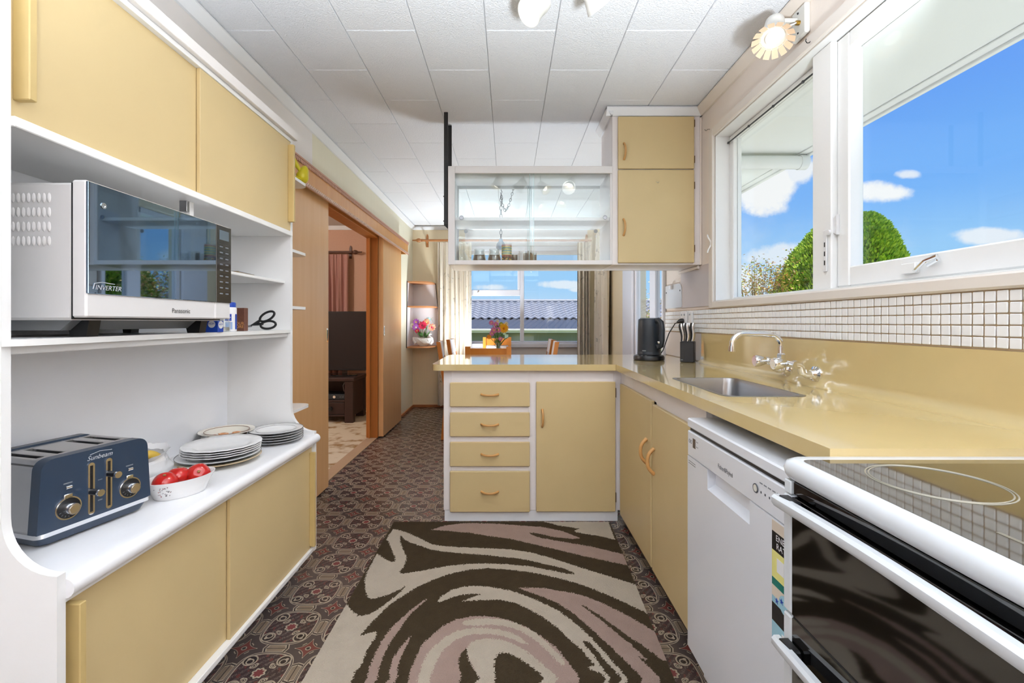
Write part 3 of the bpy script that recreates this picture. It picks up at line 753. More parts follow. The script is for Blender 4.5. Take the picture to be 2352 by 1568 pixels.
for k in range(4):
    plate((-1.086 + .002 * k, 1.722 - .001 * k, z), .132, CHINA, 'plain white wavy dinner plate, %s of the large stack' % ('third from the bottom', 'fourth from the bottom', 'second from the top', 'topmost')[k], wav=.0007, grp='wavy white dinner plates'); z += .0085
z = ZW
for k in range(5):
    plate((-1.022, 2.003, z), .108, CHINA, 'white grey-banded side plate, %s of the small stack by the end panel' % ('bottom', 'second from the bottom', 'middle', 'second from the top', 'topmost')[k], GB, deep=.014, grp='grey-banded side plates'); z += .0105
z = ZW
for k, r in enumerate((.088, .092, .096)):
    plate((-1.203, 1.945, z), r, CHINA, 'white plate under the rose-patterned bowl, %s of the three' % ('bottom', 'middle', 'top')[k], GB, deep=.018, grp='plates under the rose bowl'); z += .0125
fb = thing('soup_bowl', 'shallow bowl with orange rose print on the back plate stack', 'bowl', (-1.203, 1.945, z))
r = .105
MB().lathe([(.0, .003), (r * .5, .003), (r * .54, 0), (r * .6, .003), (r * .80, .020), (r, .025), (r, .027), (r * .78, .024), (r * .62, .010), (.0, .0075)], n=44, close=False).build('bowl_body', mat('ivory china', S(236, 230, 216), .16, coat=.4), fb, local=True, sharp=60)
MB().tube([(r * .80 * math.cos(a), r * .80 * math.sin(a), .0255) for a in [2 * PI * k / 40 for k in range(41)]], .001, 4, False).build('rim_line', mat('brown line', S(120, 80, 60), .5), fb, local=True)
RO = [mat('rose print', S(206, 128, 70), .4), mat('rose print pale', S(226, 178, 130), .4), mat('rose leaf print', S(150, 80, 60), .4)]
random.seed(5)
for cx, cy in ((.030, -.022), (.020, .034), (-.024, .006), (.052, .012)):
    for k in range(5):
        a = k * 1.3; rr = .021 - k * .0036
        MB().lathe([(rr, 0), (rr, .0008), (rr * .7, .0012)], (cx + .003 * math.cos(a), cy + .003 * math.sin(a), .0078 + k * .0007), 12).build('rose', RO[k % 2], fb, local=True)
for k in range(9):
    a = random.random() * 6.3; q = .035 + random.random() * .02
    MB().ell((q * math.cos(a), q * math.sin(a), .009), (.007, .004, .0012), 8, 4).build('leaf', RO[2], fb, local=True)
# bananas in a thin white carrier bag
BAG = bpy.data.materials.new('thin white plastic film'); BAG.use_nodes = True
t_ = BAG.node_tree; p_ = t_.nodes['Principled BSDF']; p_.inputs['Base Color'].default_value = (*S(240, 240, 242), 1); p_.inputs['Roughness'].default_value = .22
trp = t_.nodes.new('ShaderNodeBsdfTransparent'); mxs = t_.nodes.new('ShaderNodeMixShader'); mxs.inputs[0].default_value = .25
t_.links.new(p_.outputs[0], mxs.inputs[1]); t_.links.new(trp.outputs[0], mxs.inputs[2]); t_.links.new(mxs.outputs[0], t_.nodes['Material Output'].inputs[0])
mb = MB(); N = 40
def bagf(u, v):
    a = 2 * PI * u; q = v
    prof = [(.0, .0), (.075, .001), (.095, .02), (.104, .045), (.092, .070), (.080, .086), (.096, .102)]
    i = min(int(q * 6), 5); f = q * 6 - i
    rr = prof[i][0] * (1 - f) + prof[i + 1][0] * f; zz = prof[i][1] * (1 - f) + prof[i + 1][1] * f
    n_ = pnoise(Vector((math.cos(a) * 2.2, math.sin(a) * 2.2, zz * 26))) * .5 + pnoise(Vector((math.cos(a) * 6, math.sin(a) * 6, zz * 60))) * .3
    rr *= 1 + .17 * n_
    if q > .7: zz += .022 * n_ * (q - .7) / .3 + .010 * math.cos(a - 2.4)
    return (rr * .80 * math.cos(a), rr * .98 * math.sin(a), max(0.0, zz))
mb.grid(bagf, 48, 24); mb.xf(Matrix.Translation((-1.205, 1.480, ZW)))
mb.build('plastic_bag', BAG, None, label='crumpled translucent white plastic bag around bananas', cat='bag', sharp=70)
BAN = mat('banana skin', S(214, 178, 72), .45, var=.2, vscale=18); BANT = mat('banana stem', S(96, 78, 56), .7)
for k, (ox, oy, az, l) in enumerate(((-1.212, 1.468, 1.2, 'banana with brown stem tip poking out of the plastic bag'), (-1.190, 1.492, 1.0, 'second banana beside the stem tip inside the plastic bag'))):
    b = thing('banana', l, 'banana', (ox, oy, ZW + .006), az)
    pts = [(.044 * math.sin(q) , 0.0, .030 + .052 * math.cos(q)) for q in [1.35 - 2.3 * i / 12 for i in range(13)]]
    MB().tube(pts, [.005] + [.012 + .003 * math.sin(PI * i / 12) for i in range(1, 10)] + [.012, .008, .006], 10).build('banana_skin', BAN, b, local=True, sharp=80)
    e = Vector(pts[-1]); MB().tube([e, e + Vector((-.012, 0, .006)), e + Vector((-.018, 0, .014))], [.006, .005, .006], 8).build('banana_stem', BANT, b, local=True)

# ================================================================== SMALL THINGS ON THE HUTCH SHELVES
ZS = 1.1305
BLUE = mat('royal blue print', S(28, 70, 176), .35); PWH = mat('packet white', S(236, 236, 238), .35)
sa = thing('salt_canister', 'white plastic canister with royal blue lid and label', 'canister', (-1.075, 1.742, ZS))
MB().lathe([(.0, 0), (.029, 0), (.030, .003), (.030, .088), (.027, .092), (.0, .092)], n=28).build('canister_body', PWH, sa, local=True, sharp=40)
MB().lathe([(.0275, .092), (.0275, .108), (.025, .111), (.0, .111)], n=28).build('lid', BLUE, sa, local=True, sharp=40)
def lab_arc(t, r, a0, a1, z0, z1, m, nm='label_print'):
    mb = MB(); mb.grid(lambda u, v: (r * math.cos(a0 + (a1 - a0) * u), r * math.sin(a0 + (a1 - a0) * u), z0 + (z1 - z0) * v), 10, 1); return mb.build(nm, m, t, local=True, flip=False)
lab_arc(sa, .0304, -1.35, -.60, .040, .066, BLUE); lab_arc(sa, .0304, -.1, .8, .008, .066, BLUE); lab_arc(sa, .0304, -1.3, -.5, .008, .036, mat('pale blue print', S(150, 176, 220), .4))
text('r', .018, (-1.075 + .0312 * math.cos(-.8), 1.742 + .0312 * math.sin(-.8), ZS + .052), (math.sin(.8), math.cos(.8), 0), (0, 0, 1), PWH, sa)
hb = thing('baking_box', 'small blue and white baking carton beneath the microwave corner', 'box', (-1.035, 1.600, ZS))
B('carton', BLUE, hb, -1.060, -1.012, 1.585, 1.615, ZS, ZS + .040, .001)
MB().cyl((-1.0118, 1.600, ZS + .026), (-1.0114, 1.600, ZS + .026), .0135, 24).build('label_disc', PWH, hb)
MB().cyl((-1.034, 1.5848, ZS + .028), (-1.034, 1.5844, ZS + .028), .0125, 24).build('label_disc', PWH, hb)
text('HOM', .009, (-1.034, 1.5843, ZS + .029), (1, 0, 0), (0, 0, 1), BLUE, hb); text('HOM', .009, (-1.0113, 1.600, ZS + .027), (0, 1, 0), (0, 0, 1), BLUE, hb)
sj = thing('spice_jar', 'small ribbed clear glass jar beside the blue canister', 'jar', (-1.040, 1.660, ZS))
MB().lathe([(.0, .001), (.020, 0), (.0225, .004), (.0225, .036), (.018, .042), (.018, .048), (.016, .048), (.016, .041), (.020, .035), (.020, .004), (.0, .003)], n=24, close=False).build('jar_glass', CLEAR, sj, local=True, sharp=50)
MB().lathe([(.0, .004), (.0185, .004), (.0185, .016), (.0, .018)], n=20).build('jar_contents', mat('pale granules', S(170, 166, 158), .9, var=.3, vscale=200), sj, local=True)
cbx = thing('chocolate_box', 'upright brown carton with orange lettering beside the canister', 'box', (-1.075, 1.825, ZS))
CBR = mat('cocoa print', S(112, 70, 54), .5, var=.4, vscale=180)
B('carton', CBR, cbx, -1.098, -1.052, 1.812, 1.838, ZS, ZS + .092, .001)
OR = mat('orange print', S(222, 160, 96), .5)
text('OUR', .016, (-1.070, 1.8117, ZS + .030), (1, 0, 0), (0, 0, 1), OR, cbx); text('ORE', .016, (-1.070, 1.8117, ZS + .017), (1, 0, 0), (0, 0, 1), OR, cbx)
sc = thing('scissors', 'open scissors with black plastic handles leaning on the end panel', 'scissors', (-1.10, 2.0, ZS))
def loop(c, rx, rz, tilt, y):
    out = []
    for k in range(25):
        a = 2 * PI * k / 24; x_, z_ = rx * math.cos(a), rz * math.sin(a)
        out.append((c[0] + x_ * math.cos(tilt) - z_ * math.sin(tilt), y + .0, c[1] + x_ * math.sin(tilt) + z_ * math.cos(tilt)))
    return out
MB().tube(loop((-1.085, ZS + .061), .036, .017, .5, 2.045), .0052, 8, False).build('finger_loop', BLK, sc, sharp=60)
MB().tube(loop((-1.080, ZS + .023), .034, .017, .12, 2.045), .0052, 8, False).build('finger_loop', BLK, sc, sharp=60)
MB().tube([(-1.113, 2.045, ZS + .045), (-1.13, 2.043, ZS + .034), (-1.155, 2.040, ZS + .020)], [.006, .006, .003], 8).build('shank', BLK, sc)
MB().tube([(-1.105, 2.048, ZS + .028), (-1.13, 2.046, ZS + .026), (-1.155, 2.042, ZS + .022)], [.006, .006, .003], 8).build('shank', BLK, sc)
MB().prism([(-1.15, ZS + .024), (-1.15, ZS + .014), (-1.235, ZS + .004), (-1.24, ZS + .007)], 'y', 2.038, 2.041).build('blade', STEEL, sc)
ph = thing('phone', 'dark glossy phone with gold edge on the small hutch shelf', 'phone', (-1.105, 1.86, 1.3585), .12)
MB().box(-.035, .035, -.075, .075, 0, .008, .003).build('phone_body', mat('gold edge', S(150, 126, 92), .3, .6), ph, local=True)
MB().box(-.032, .032, -.072, .072, .008, .0088, 0).build('screen', DG, ph, local=True)
wr2 = thing('wire_photo_stand', 'small dark wire stand with a card on the end shelf', 'stand', (-1.13, 2.235, 1.2445))
zz = 1.2455
MB().tube([(-1.19, 2.27, zz + .0015), (-1.19, 2.27, zz + .085), (-1.085, 2.27, zz + .085), (-1.085, 2.27, zz + .0015), (-1.19, 2.27, zz + .0015)], .0022, 6).build('wire_frame', BLKS, wr2)
MB().tube([(-1.10, 2.21, zz + .0015), (-1.10, 2.215, zz + .07), (-1.09, 2.23, zz + .083), (-1.085, 2.26, zz + .07), (-1.085, 2.27, zz + .0015), (-1.10, 2.21, zz + .0015)], .0018, 6).build('wire_arm', BLKS, wr2)
B('card', PWH, wr2, -1.18, -1.105, 2.255, 2.257, zz, zz + .05, 0); B('card_stripe', mat('pink stripe', S(216, 90, 110), .5), wr2, -1.118, -1.112, 2.2535, 2.2548, zz + .004, zz + .045, 0)
# yellow ceramic ornament with upright curved tail on the topmost end shelf
YC = mat('yellow glaze', S(206, 190, 30), .35, var=.1, vscale=10)
on = thing('ceramic_ornament', 'glossy yellow ceramic animal ornament with a tall curved tail', 'ornament', (-1.10, 2.30, 1.8785))
mb = MB().ell((-1.062, 2.345, 1.915), (.030, .034, .036), 16, 12)
mb.v = [(x + max(0, z - 1.925) * .3, y + max(0, (z - 1.925)) * .5, z + max(0, (z - 1.930)) * 1.2) for x, y, z in mb.v]
mb.build('body', YC, on, sharp=80)
MB().tube([(-1.066, 2.335, 1.935), (-1.078, 2.322, 1.962), (-1.096, 2.300, 2.000), (-1.116, 2.275, 2.052)], [.006, .011, .0135, .011], 12).build('tail', YC, on, sharp=80)
MB().ell((-1.095, 2.31, 1.892), (.045, .04, .013), 14, 8).build('base', YC, on, sharp=80)
# ================================================================== BASE CABINETS
def bow_handle(parent, c, axis, out, L=.098, r=.0062, proj=.026, m=None):
    c = Vector(c); axis = Vector(axis); out = Vector(out); pts = []; rad = []
    for k in range(13):
        q = -1 + 2 * k / 12; pts.append(c + axis * (L / 2) * q + out * (proj * (1 - abs(q) ** 2.6) + .002)); rad.append(r * (1.15 if abs(q) > .95 else 1.0))
    return MB().tube(pts, rad, 10).build('handle', m or HAND, parent, sharp=70, label='curved amber wooden handle')
BZ = .921; BT = .036
PF = 2.665         # face frame plane of the peninsula
pc = thing('peninsula_cabinet', 'white peninsula base cabinet with four mustard drawers and one door', 'cabinet', (.12, 3.0, 0))
B('carcass', FRAME, pc, -.380, .66, PF + .02, 3.36, .065, BZ - BT, .002)
B('plinth', WHTC, pc, -.375, .64, PF + .004, 3.33, 0, .065, .001)
SZ = lambda y: CAM_H - (y - 740) * (PF - .018) / 1045
SX = lambda x: (x - 1168) * (PF - .018) / 1045
fr = MB()
for a, b in ((-.380, SX(1036)), (SX(1214), SX(1235)), (SX(1411), .668)): fr.box(a, b, PF, PF + .02, .065, BZ - BT, .001)
for z0_, z1_ in ((SZ(881), BZ - BT), (SZ(950), SZ(931)), (SZ(1018), SZ(1000)), (SZ(1086), SZ(1068))): fr.box(SX(1036), SX(1214), PF, PF + .02, z0_, z1_, .001)
fr.box(SX(1235), SX(1411), PF, PF + .02, SZ(879), BZ - BT, .001); fr.box(SX(1036), SX(1214), PF, PF + .02, .065, SZ(1174), .001)
fr.build('face_frame', FRAME, pc)
for k, (ya, yb) in enumerate(((878.5, 933.7), (947.3, 1002.3), (1015.4, 1070.9), (1082.6, 1176))):
    d = B('drawer', YEL, pc, SX(1033.2), SX(1216.9), PF - .018, PF, SZ(yb), SZ(ya), .003)
    bow_handle(d, (SX(1125), PF - .018, SZ((ya + yb) / 2 - 1)), (1, 0, 0), (0, -1, -.12))
d = B('door', YEL, pc, SX(1231.8), SX(1414), PF - .018, PF, SZ(1175), SZ(876.6), .003)
bow_handle(d, (SX(1245.5), PF - .018, SZ(959.5)), (0, 0, 1), (.1, -1, 0))
HNG = mat('bronze hinge', S(110, 90, 70), .4, .8)
for y in (902, 1143): B('hinge', HNG, d, SX(1414), SX(1416), PF - .014, PF - .002, SZ(y + 11), SZ(y - 11), .001)

SFX = .658
scb = thing('sink_cabinet', 'base cabinet below the sink with two mustard doors', 'cabinet', (.9, 2.05, 0))
B('carcass_side', FRAME, scb, SFX + .02, XR - .01, 1.515, 1.533, .0, BZ - BT, .001)
B('carcass_floor', FRAME, scb, SFX + .02, XR - .01, 1.533, PF + .02, .065, .085, 0)
B('plinth', mat('dark plinth', S(60, 46, 40), .6), scb, SFX + .015, SFX + .03, 1.533, PF, 0, .065, 0)
sf = MB().box(SFX, SFX + .02, 1.515, PF, .785, BZ - BT, .001); sf.box(SFX, SFX + .02, 2.62, PF, .062, .81, .001); sf.box(SFX, SFX + .02, 1.515, 1.545, .062, .81, .001); sf.box(SFX, SFX + .02, 2.02, 2.05, .062, .81, .001)
sf.build('face_frame', FRAME, scb)
d = B('door', YEL, scb, SFX - .018, SFX, 2.045, 2.615, .062, .812, .003)
bow_handle(d, (SFX - .018, 2.100, .572), (0, 0, 1), (-1, -.1, 0), L=.112, r=.008, proj=.030)
d = B('door', YEL, scb, SFX - .018, SFX, 1.520, 2.030, .062, .800, .003)
bow_handle(d, (SFX - .018, 1.995, .556), (0, 0, 1), (-1, -.1, 0), L=.112, r=.008, proj=.030)

# ================================================================== BENCH TOP (one continuous L with upstand)
BX = .6217
bt = thing('benchtop', 'glossy cream-yellow laminate benchtop forming an L with upstand', 'benchtop', (.6, 2.4, BZ - BT))
SK = (.715, .985, 1.50, 1.99)
# peninsula leg: rounded outer corners
pp = []
x0, x1, y0, y1, r = -.447, XR - .007, 2.63, 3.437, .05
for cx, cy, a0 in ((x0 + r, y0 + r, PI), (x0 + r, y1 - r, PI / 2)):
    for k in range(9):
        a = a0 + (PI / 2) * k / 8 if a0 == PI else PI - (PI / 2) * k / 8
        pp.append((cx + r * math.cos(a), cy + r * math.sin(a)))
lower = [(x0 + r + r * math.cos(PI + PI / 2 * k / 8), y0 + r + r * math.sin(PI + PI / 2 * k / 8)) for k in range(9)]
upper = [(x0 + r + r * math.cos(PI / 2 + PI / 2 * k / 8), y1 - r + r * math.sin(PI / 2 + PI / 2 * k / 8)) for k in range(9)]
poly = lower + [(x1, y0), (x1, y1)] + upper
MB().prism(poly, 'z', BZ - BT, BZ).build('peninsula_top', BENCH, bt, sharp=30)
be = .880
# sink leg, built around the sink opening
t2 = MB(); XB = XR - .016
t2.box(BX, XB, SK[3], 2.63, BZ - BT, BZ); t2.box(BX, XB, be, SK[2], BZ - BT, BZ)
t2.box(BX, SK[0], SK[2], SK[3], BZ - BT, BZ); t2.box(SK[1], XB, SK[2], SK[3], BZ - BT, BZ)
t2.build('sink_run_top', BENCH, bt, sharp=None)
B('joint', mat('joint line', S(90, 72, 44), .6), bt, BX - .0006, BX + .001, 2.6285, 2.6315, BZ - BT, BZ + .0003, 0)
up = [(XR - .006, BZ - .01), (XR - .006, 1.097), (XR - .013, 1.097), (XR - .013, BZ + .04)]
for k in range(1, 8):
    a = PI * (k / 8) / 2; up.append((XR - .053 + .040 * math.cos(a) , BZ + .04 - .040 * math.sin(a)))
up += [(XR - .055, BZ), (XR - .055, BZ - .01)]
MB().prism(up, 'y', be, 2.79).build('upstand', BENCH, bt, sharp=30)

# ================================================================== SINK
sk = thing('sink', 'brushed stainless steel sink bowl set into the benchtop', 'sink', (.85, 1.745, .76))
def rrect(x0, x1, y0, y1, r, z, n=6):
    out = []
    for cx, cy, a0 in ((x1 - r, y1 - r, 0), (x0 + r, y1 - r, PI / 2), (x0 + r, y0 + r, PI), (x1 - r, y0 + r, 1.5 * PI)):
        for k in range(n + 1): a = a0 + PI / 2 * k / n; out.append((cx + r * math.cos(a), cy + r * math.sin(a), z))
    return out
a = SK
loft([rrect(a[0] - .006, a[1] + .006, a[2] - .006, a[3] + .006, .03, BZ + .0005), rrect(a[0] - .004, a[1] + .004, a[2] - .004, a[3] + .004, .03, BZ + .002), rrect(a[0] + .004, a[1] - .004, a[2] + .004, a[3] - .004, .045, BZ + .001),
      rrect(a[0] + .008, a[1] - .008, a[2] + .008, a[3] - .008, .045, BZ - .02), rrect(a[0] + .02, a[1] - .02, a[2] + .02, a[3] - .02, .045, BZ - .150), rrect(a[0] + .05, a[1] - .05, a[2] + .05, a[3] - .05, .04, BZ - .160)], cap=False).build('bowl', STEEL, sk, sharp=60, flip=False)
MB().box(a[0] + .05, a[1] - .05, a[2] + .05, a[3] - .05, BZ - .163, BZ - .159).build('bowl_floor', STEEL, sk)
MB().lathe([(.0, .0), (.035, 0), (.035, .003), (.028, .003), (.026, .0005), (.0, .0005)], (.85, 1.745, BZ - .159), 20).build('drain', CHROME, sk)

# ================================================================== MIXER TAP
tp = thing('mixer_tap', 'chrome wall-mounted mixer tap with swivel spout above the sink', 'tap', (1.15, 1.83, .96))
bx, bz = 1.100, 1.002
for y, s_ in ((1.745, -1), (1.925, 1)):
    MB().lathe([(.0, 0), (.032, 0), (.031, .006), (.020, .011), (.017, .022), (.0, .022)], n=24).xf(Matrix.Translation((XR - .0135, y, .966)) @ Matrix.Rotation(-PI / 2, 4, 'Y')).build('wall_flange', CHROME, tp, sharp=50)
    MB().tube([(XR - .03, y, .966), (XR - .058, y, .966), (XR - .068, y, .972), (bx + .022, y, bz - .006), (bx + .008, y, bz), (bx, y - s_ * .0, bz)], [.014, .014, .015, .014, .0135, .013], 14).build('eccentric', CHROME, tp, sharp=70)
    MB().cyl((bx, y - .012, bz), (bx, y + .012, bz), .0165, 8).build('union_nut', CHROME, tp, sharp=30)
MB().tube([(bx, 1.735, bz), (bx, 1.77, bz), (bx, 1.93, bz)], .0125, 16).build('body', CHROME, tp, sharp=60)
MB().tube([(bx, 1.835, bz - .028), (bx, 1.835, bz + .012)], [.018, .015], 16).build('body_boss', CHROME, tp, sharp=60)
for y in (1.792, 1.925):
    k = MB().lathe([(.0, 0), (.012, 0), (.018, .012), (.0235, .03), (.0245, .046), (.0225, .052), (.0, .052)], n=10).xf(Matrix.Translation((bx - .006, y, bz)) @ Matrix.Rotation(-PI / 2, 4, 'Y')).build('knob', CHROME, tp, sharp=45)
    MB().cyl((bx - .058, y, bz), (bx - .0605, y, bz), .0185, 24).build('knob_cap', mat('polished cap', (.8, .82, .86), .12, 1.0), k, sharp=45)
MB().lathe([(.017, 0), (.0175, .004), (.0165, .022), (.0125, .027), (.0, .027)], (bx, 1.835, bz + .012), 6).build('spout_nut', CHROME, tp, sharp=25)
pts = [(bx, 1.835, bz + .036), (bx, 1.835, bz + .062)]
for k in range(1, 9):
    q = PI / 2 * k / 8; pts.append((bx - .045 * (1 - math.cos(q)), 1.835, bz + .062 + .052 * math.sin(q)))
pts += [(bx - .12, 1.832, bz + .116), (bx - .155, 1.83, bz + .117)]
for k in range(1, 8):
    q = PI / 2 * k / 8; pts.append((bx - .155 - .045 * math.sin(q), 1.829, bz + .117 - .040 * (1 - math.cos(q))))
pts.append((bx - .201, 1.828, bz + .066))
MB().tube(pts, .0108, 16).build('spout', CHROME, tp, sharp=70)
MB().cyl((bx - .2012, 1.828, bz + .068), (bx - .202, 1.828, bz + .046), .0130, 18).build('aerator', CHROME, tp, sharp=50)

# ================================================================== DISHWASHER (faces -X)
DWH = mat('appliance white', S(226, 228, 234), .28, coat=.2)
dw = thing('dishwasher', 'white freestanding dishwasher tucked under the benchtop', 'dishwasher', (.9, 1.195, 0))
dx, dy0, dy1, dzt = .5925, .888, 1.508, .850
B('top', DWH, dw, dx, 1.16, dy0, dy1, dzt - .030, dzt, .004)
B('case', DWH, dw, dx + .035, 1.15, dy0 + .004, dy1 - .004, .095, dzt - .030, .002)
B('seal_gap', BLK, dw, dx + .008, dx + .035, dy0 + .006, dy1 - .006, dzt - .040, dzt - .031, 0)
# door: control strip + panel with recessed grip
pz = .728
cs = B('control_strip', DWH, dw, dx, dx + .033, dy0 + .003, dy1 - .003, pz, dzt - .040, .003)
g0, g1 = 1.118, 1.355
dp_ = MB(); dp_.box(dx, dx + .033, dy0 + .003, g0, .10, pz - .001); dp_.box(dx, dx + .033, g1, dy1 - .003, .10, pz - .001); dp_.box(dx, dx + .033, g0, g1, .10, pz - .060)
dd = dp_.build('door', DWH, dw)
gp = MB().box(dx + .024, dx + .033, g0, g1, pz - .06, pz - .001); gp.prism([(dx + .0005, pz - .060), (dx + .024, pz - .060), (dx + .024, pz - .045), (dx + .012, pz - .054)], 'y', g0, g1); gp.build('grip_recess', DWH, dd)
B('kick_panel', DWH, dw, dx + .05, dx + .06, dy0 + .01, dy1 - .01, 0, .095, .002)
PR = mat('appliance print', S(70, 74, 82), .5)
text('Fisher&Paykel', .0185, (dx - .0002, 1.243, pz + .032), (0, -1, 0), (0, 0, 1), PR, dd, sx=.82)
B('display', mat('smoked display', S(84, 66, 58), .2), cs, dx - .0006, dx, 1.442, 1.462, pz + .035, pz + .065, 0)
for y in (1.474, 1.488): MB().tube([(dx - .0004, y, pz + .045 + .007 * math.sin(q)) if False else (dx - .0004, y + .005 * math.cos(q), pz + .05 + .006 * math.sin(q)) for q in [2 * PI * i / 16 for i in range(17)]], .0006, 4, False).build('symbol', PR, cs)
for y, z_ in ((1.433, .042), (1.433, .058), (1.425, .042), (1.425, .058)): B('symbol', PR, cs, dx - .0004, dx, y - .0015, y + .0015, pz + z_, pz + z_ + .003, 0)
MB().cyl((dx, 1.088, pz + .041), (dx - .003, 1.088, pz + .041), .0085, 20).build('power_button', mat('cream button', S(226, 224, 214), .3), cs)
MB().tube([(dx - .002, 1.088 + .010 * math.cos(q), pz + .041 + .010 * math.sin(q)) for q in [2 * PI * i / 20 for i in range(21)]], .0013, 5, False).build('button_ring', PR, cs)
for k in range(5):
    y = 1.067 - k * .0172
    B('indicator', PR, cs, dx - .0006, dx, y - .002, y + .002, pz + .036, pz + .041, 0); B('indicator_print', KEY, cs, dx - .0004, dx, y - .006, y + .006, pz + .058, pz + .061, 0)
for k in range(2): B('vent_line', PR, dd, dx - .0004, dx, 1.442, 1.496, pz - .016 - k * .007, pz - .0145 - k * .007, 0)
# energy sticker, mostly behind the cooker edge
sy1 = 1.022
def stk(z0_, z1_, m, ya=dy0 + .006, yb=sy1): return B('sticker_band', m, dd, dx - .0008, dx, ya, yb, z0_, z1_, 0)
stk(.700, .724, mat('sticker peel', S(214, 200, 184), .5)); stk(.658, .700, BLK); stk(.597, .658, mat('sticker yellow', S(232, 226, 140), .5)); stk(.580, .597, mat('sticker teal', S(20, 120, 110), .5))
stk(.556, .580, mat('sticker cream', S(222, 208, 190), .5)); stk(.541, .556, mat('sticker sky', S(160, 204, 220), .5)); stk(.500, .541, BLK); stk(.462, .500, MATS['sticker sky']); stk(.444, .462, BLUE)
MB().cyl((dx - .0008, .975, .556), (dx - .0012, .975, .556), .020, 28).build('sticker_dome', MATS['sticker sky'], dd)
B('sticker_box', PWH, dd, dx - .0012, dx - .0008, dy0 + .006, 1.003, .615, .645, 0); B('sticker_box', PWH, dd, dx - .0012, dx - .0008, dy0 + .006, .985, .470, .490, 0)
text('ENERGY', .0185, (dx - .0012, 1.006, .689), (0, -1, 0), (0, 0, 1), PWH, dd, align='LEFT', name='sticker_lettering'); text('RATING', .0185, (dx - .0012, 1.004, .671), (0, -1, 0), (0, 0, 1), PWH, dd, align='LEFT', name='sticker_lettering')
for y, z_ in ((.985, .560), (1.003, .551), (.965, .566)):
    st_ = []
    for k in range(10): q = PI / 2 + PI * k / 5; rr = .0075 if k % 2 == 0 else .003; st_.append((y + rr * math.cos(q), z_ + rr * math.sin(q)))
    MB().prism(st_, 'x', dx - .0016, dx - .0013).build('sticker_star', BLUE, dd)

# ================================================================== COOKER
ck = thing('freestanding_cooker', 'white freestanding cooker with black ceramic hob and double oven doors', 'cooker', (.84, .59, 0))
ox, oy0, oy1, oz = .527, .305, .872, .905
CK = mat('cooker enamel', S(216, 220, 224), .22, coat=.4); OG = mat('oven glass', S(8, 8, 9), .05, coat=.6, spec=.8); HOBG = mat('ceramic hob glass', S(28, 22, 14), .035, spec=.9, coat=.8)
B('body', CK, ck, ox + .03, 1.10, oy0, oy1, .0, oz - .03, .003)
rim = loft([rrect(ox + .004, 1.12, oy0 - .004, oy1 + .004, .018, oz - .034), rrect(ox - .003, 1.125, oy0 - .008, oy1 + .006, .022, oz - .026), rrect(ox - .005, 1.128, oy0 - .010, oy1 + .008, .022, oz - .014), rrect(ox - .001, 1.124, oy0 - .004, oy1 + .005, .022, oz - .002), rrect(ox + .010, 1.115, oy0 + .006, oy1 - .001, .02, oz + .003), rrect(ox + .022, 1.10, oy0 + .022, oy1 - .016, .016, oz + .001)], cap=False)
rim.build('hob_rim', CK, ck, sharp=60, flip=False)
hob = loft([rrect(ox + .0215, 1.101, oy0 + .0215, oy1 - .0155, .016, oz - .006), rrect(ox + .0215, 1.101, oy0 + .0215, oy1 - .0155, .016, oz + .0015)]).build('hob_glass', HOBG, ck, sharp=40)
RNG = mat('hob ring print', S(150, 146, 132), .3)
for cx, cy, rr in ((.690, .735, .090), (.690, .735, .0855), (.955, .740, .075), (.955, .740, .071), (.69, .45, .075), (.95, .45, .09)):
    MB().tube([(cx + rr * math.cos(q), cy + rr * math.sin(q), oz + .0017) for q in [2 * PI * i / 56 for i in range(57)]], .0011, 4, False).build('hob_ring', RNG, hob)
for k in range(3): B('hob_print', RNG, hob, .60 + k * .002, .601 + k * .002, .52, .56, oz + .0016, oz + .0019, 0)
# front: control fascia, grill door, oven door
B('fascia_end', CK, ck, ox, ox + .03, oy1 - .022, oy1 - .002, .843, .868, .002); B('control_fascia', OG, ck, ox + .004, ox + .03, oy0 + .002, oy1 - .022, .843, .870, .003)
def odoor(z0_, z1_, hz):
    d = B('oven_door', CK, ck, ox - .002, ox + .028, oy1 - .026, oy1 - .002, z0_, z1_, .003)
    B('door_side', CK, d, ox - .002, ox + .028, oy0 + .002, oy0 + .026, z0_, z1_, .003)
    B('door_glass', OG, d, ox - .0005, ox + .026, oy0 + .026, oy1 - .026, z0_, z1_, .001)
    pts = []
    for k in range(25):
        q = k / 24; pts.append((ox - .018 - .008 * math.sin(PI * q) ** .7, oy1 - .006 - (oy1 - oy0 - .02) * q, hz + .012 * math.sin(PI * q)))
    mb = MB(); n = len(pts); vs = []
    for p in pts:
        for ddx, ddz in ((.006, -.011), (-.004, -.011), (-.009, -.004), (-.009, .006), (-.004, .011), (.006, .011)): vs.append((p[0] + ddx, p[1], p[2] + ddz))
    fs = [(i * 6 + k, i * 6 + (k + 1) % 6, (i + 1) * 6 + (k + 1) % 6, (i + 1) * 6 + k) for i in range(n - 1) for k in range(6)] + [tuple(range(6)), tuple((n - 1) * 6 + k for k in range(6))]
    mb.add(vs, fs); h = mb.build('door_handle', CK, d, sharp=40)
    for y in (oy1 - .045, oy0 + .03): B('handle_mount', BLK, h, ox - .022, ox - .0006, y - .012, y + .028, hz - .012, hz + .014, .003)
    return d
odoor(.622, .841, .828); odoor(.13, .617, .560)
B('oven_strip', BLK, ck, ox, ox + .02, oy0 + .03, oy1 - .03, .6175, .6215, 0)
B('warming_drawer', CK, ck, ox, ox + .028, oy0 + .002, oy1 - .002, .03, .125, .003)

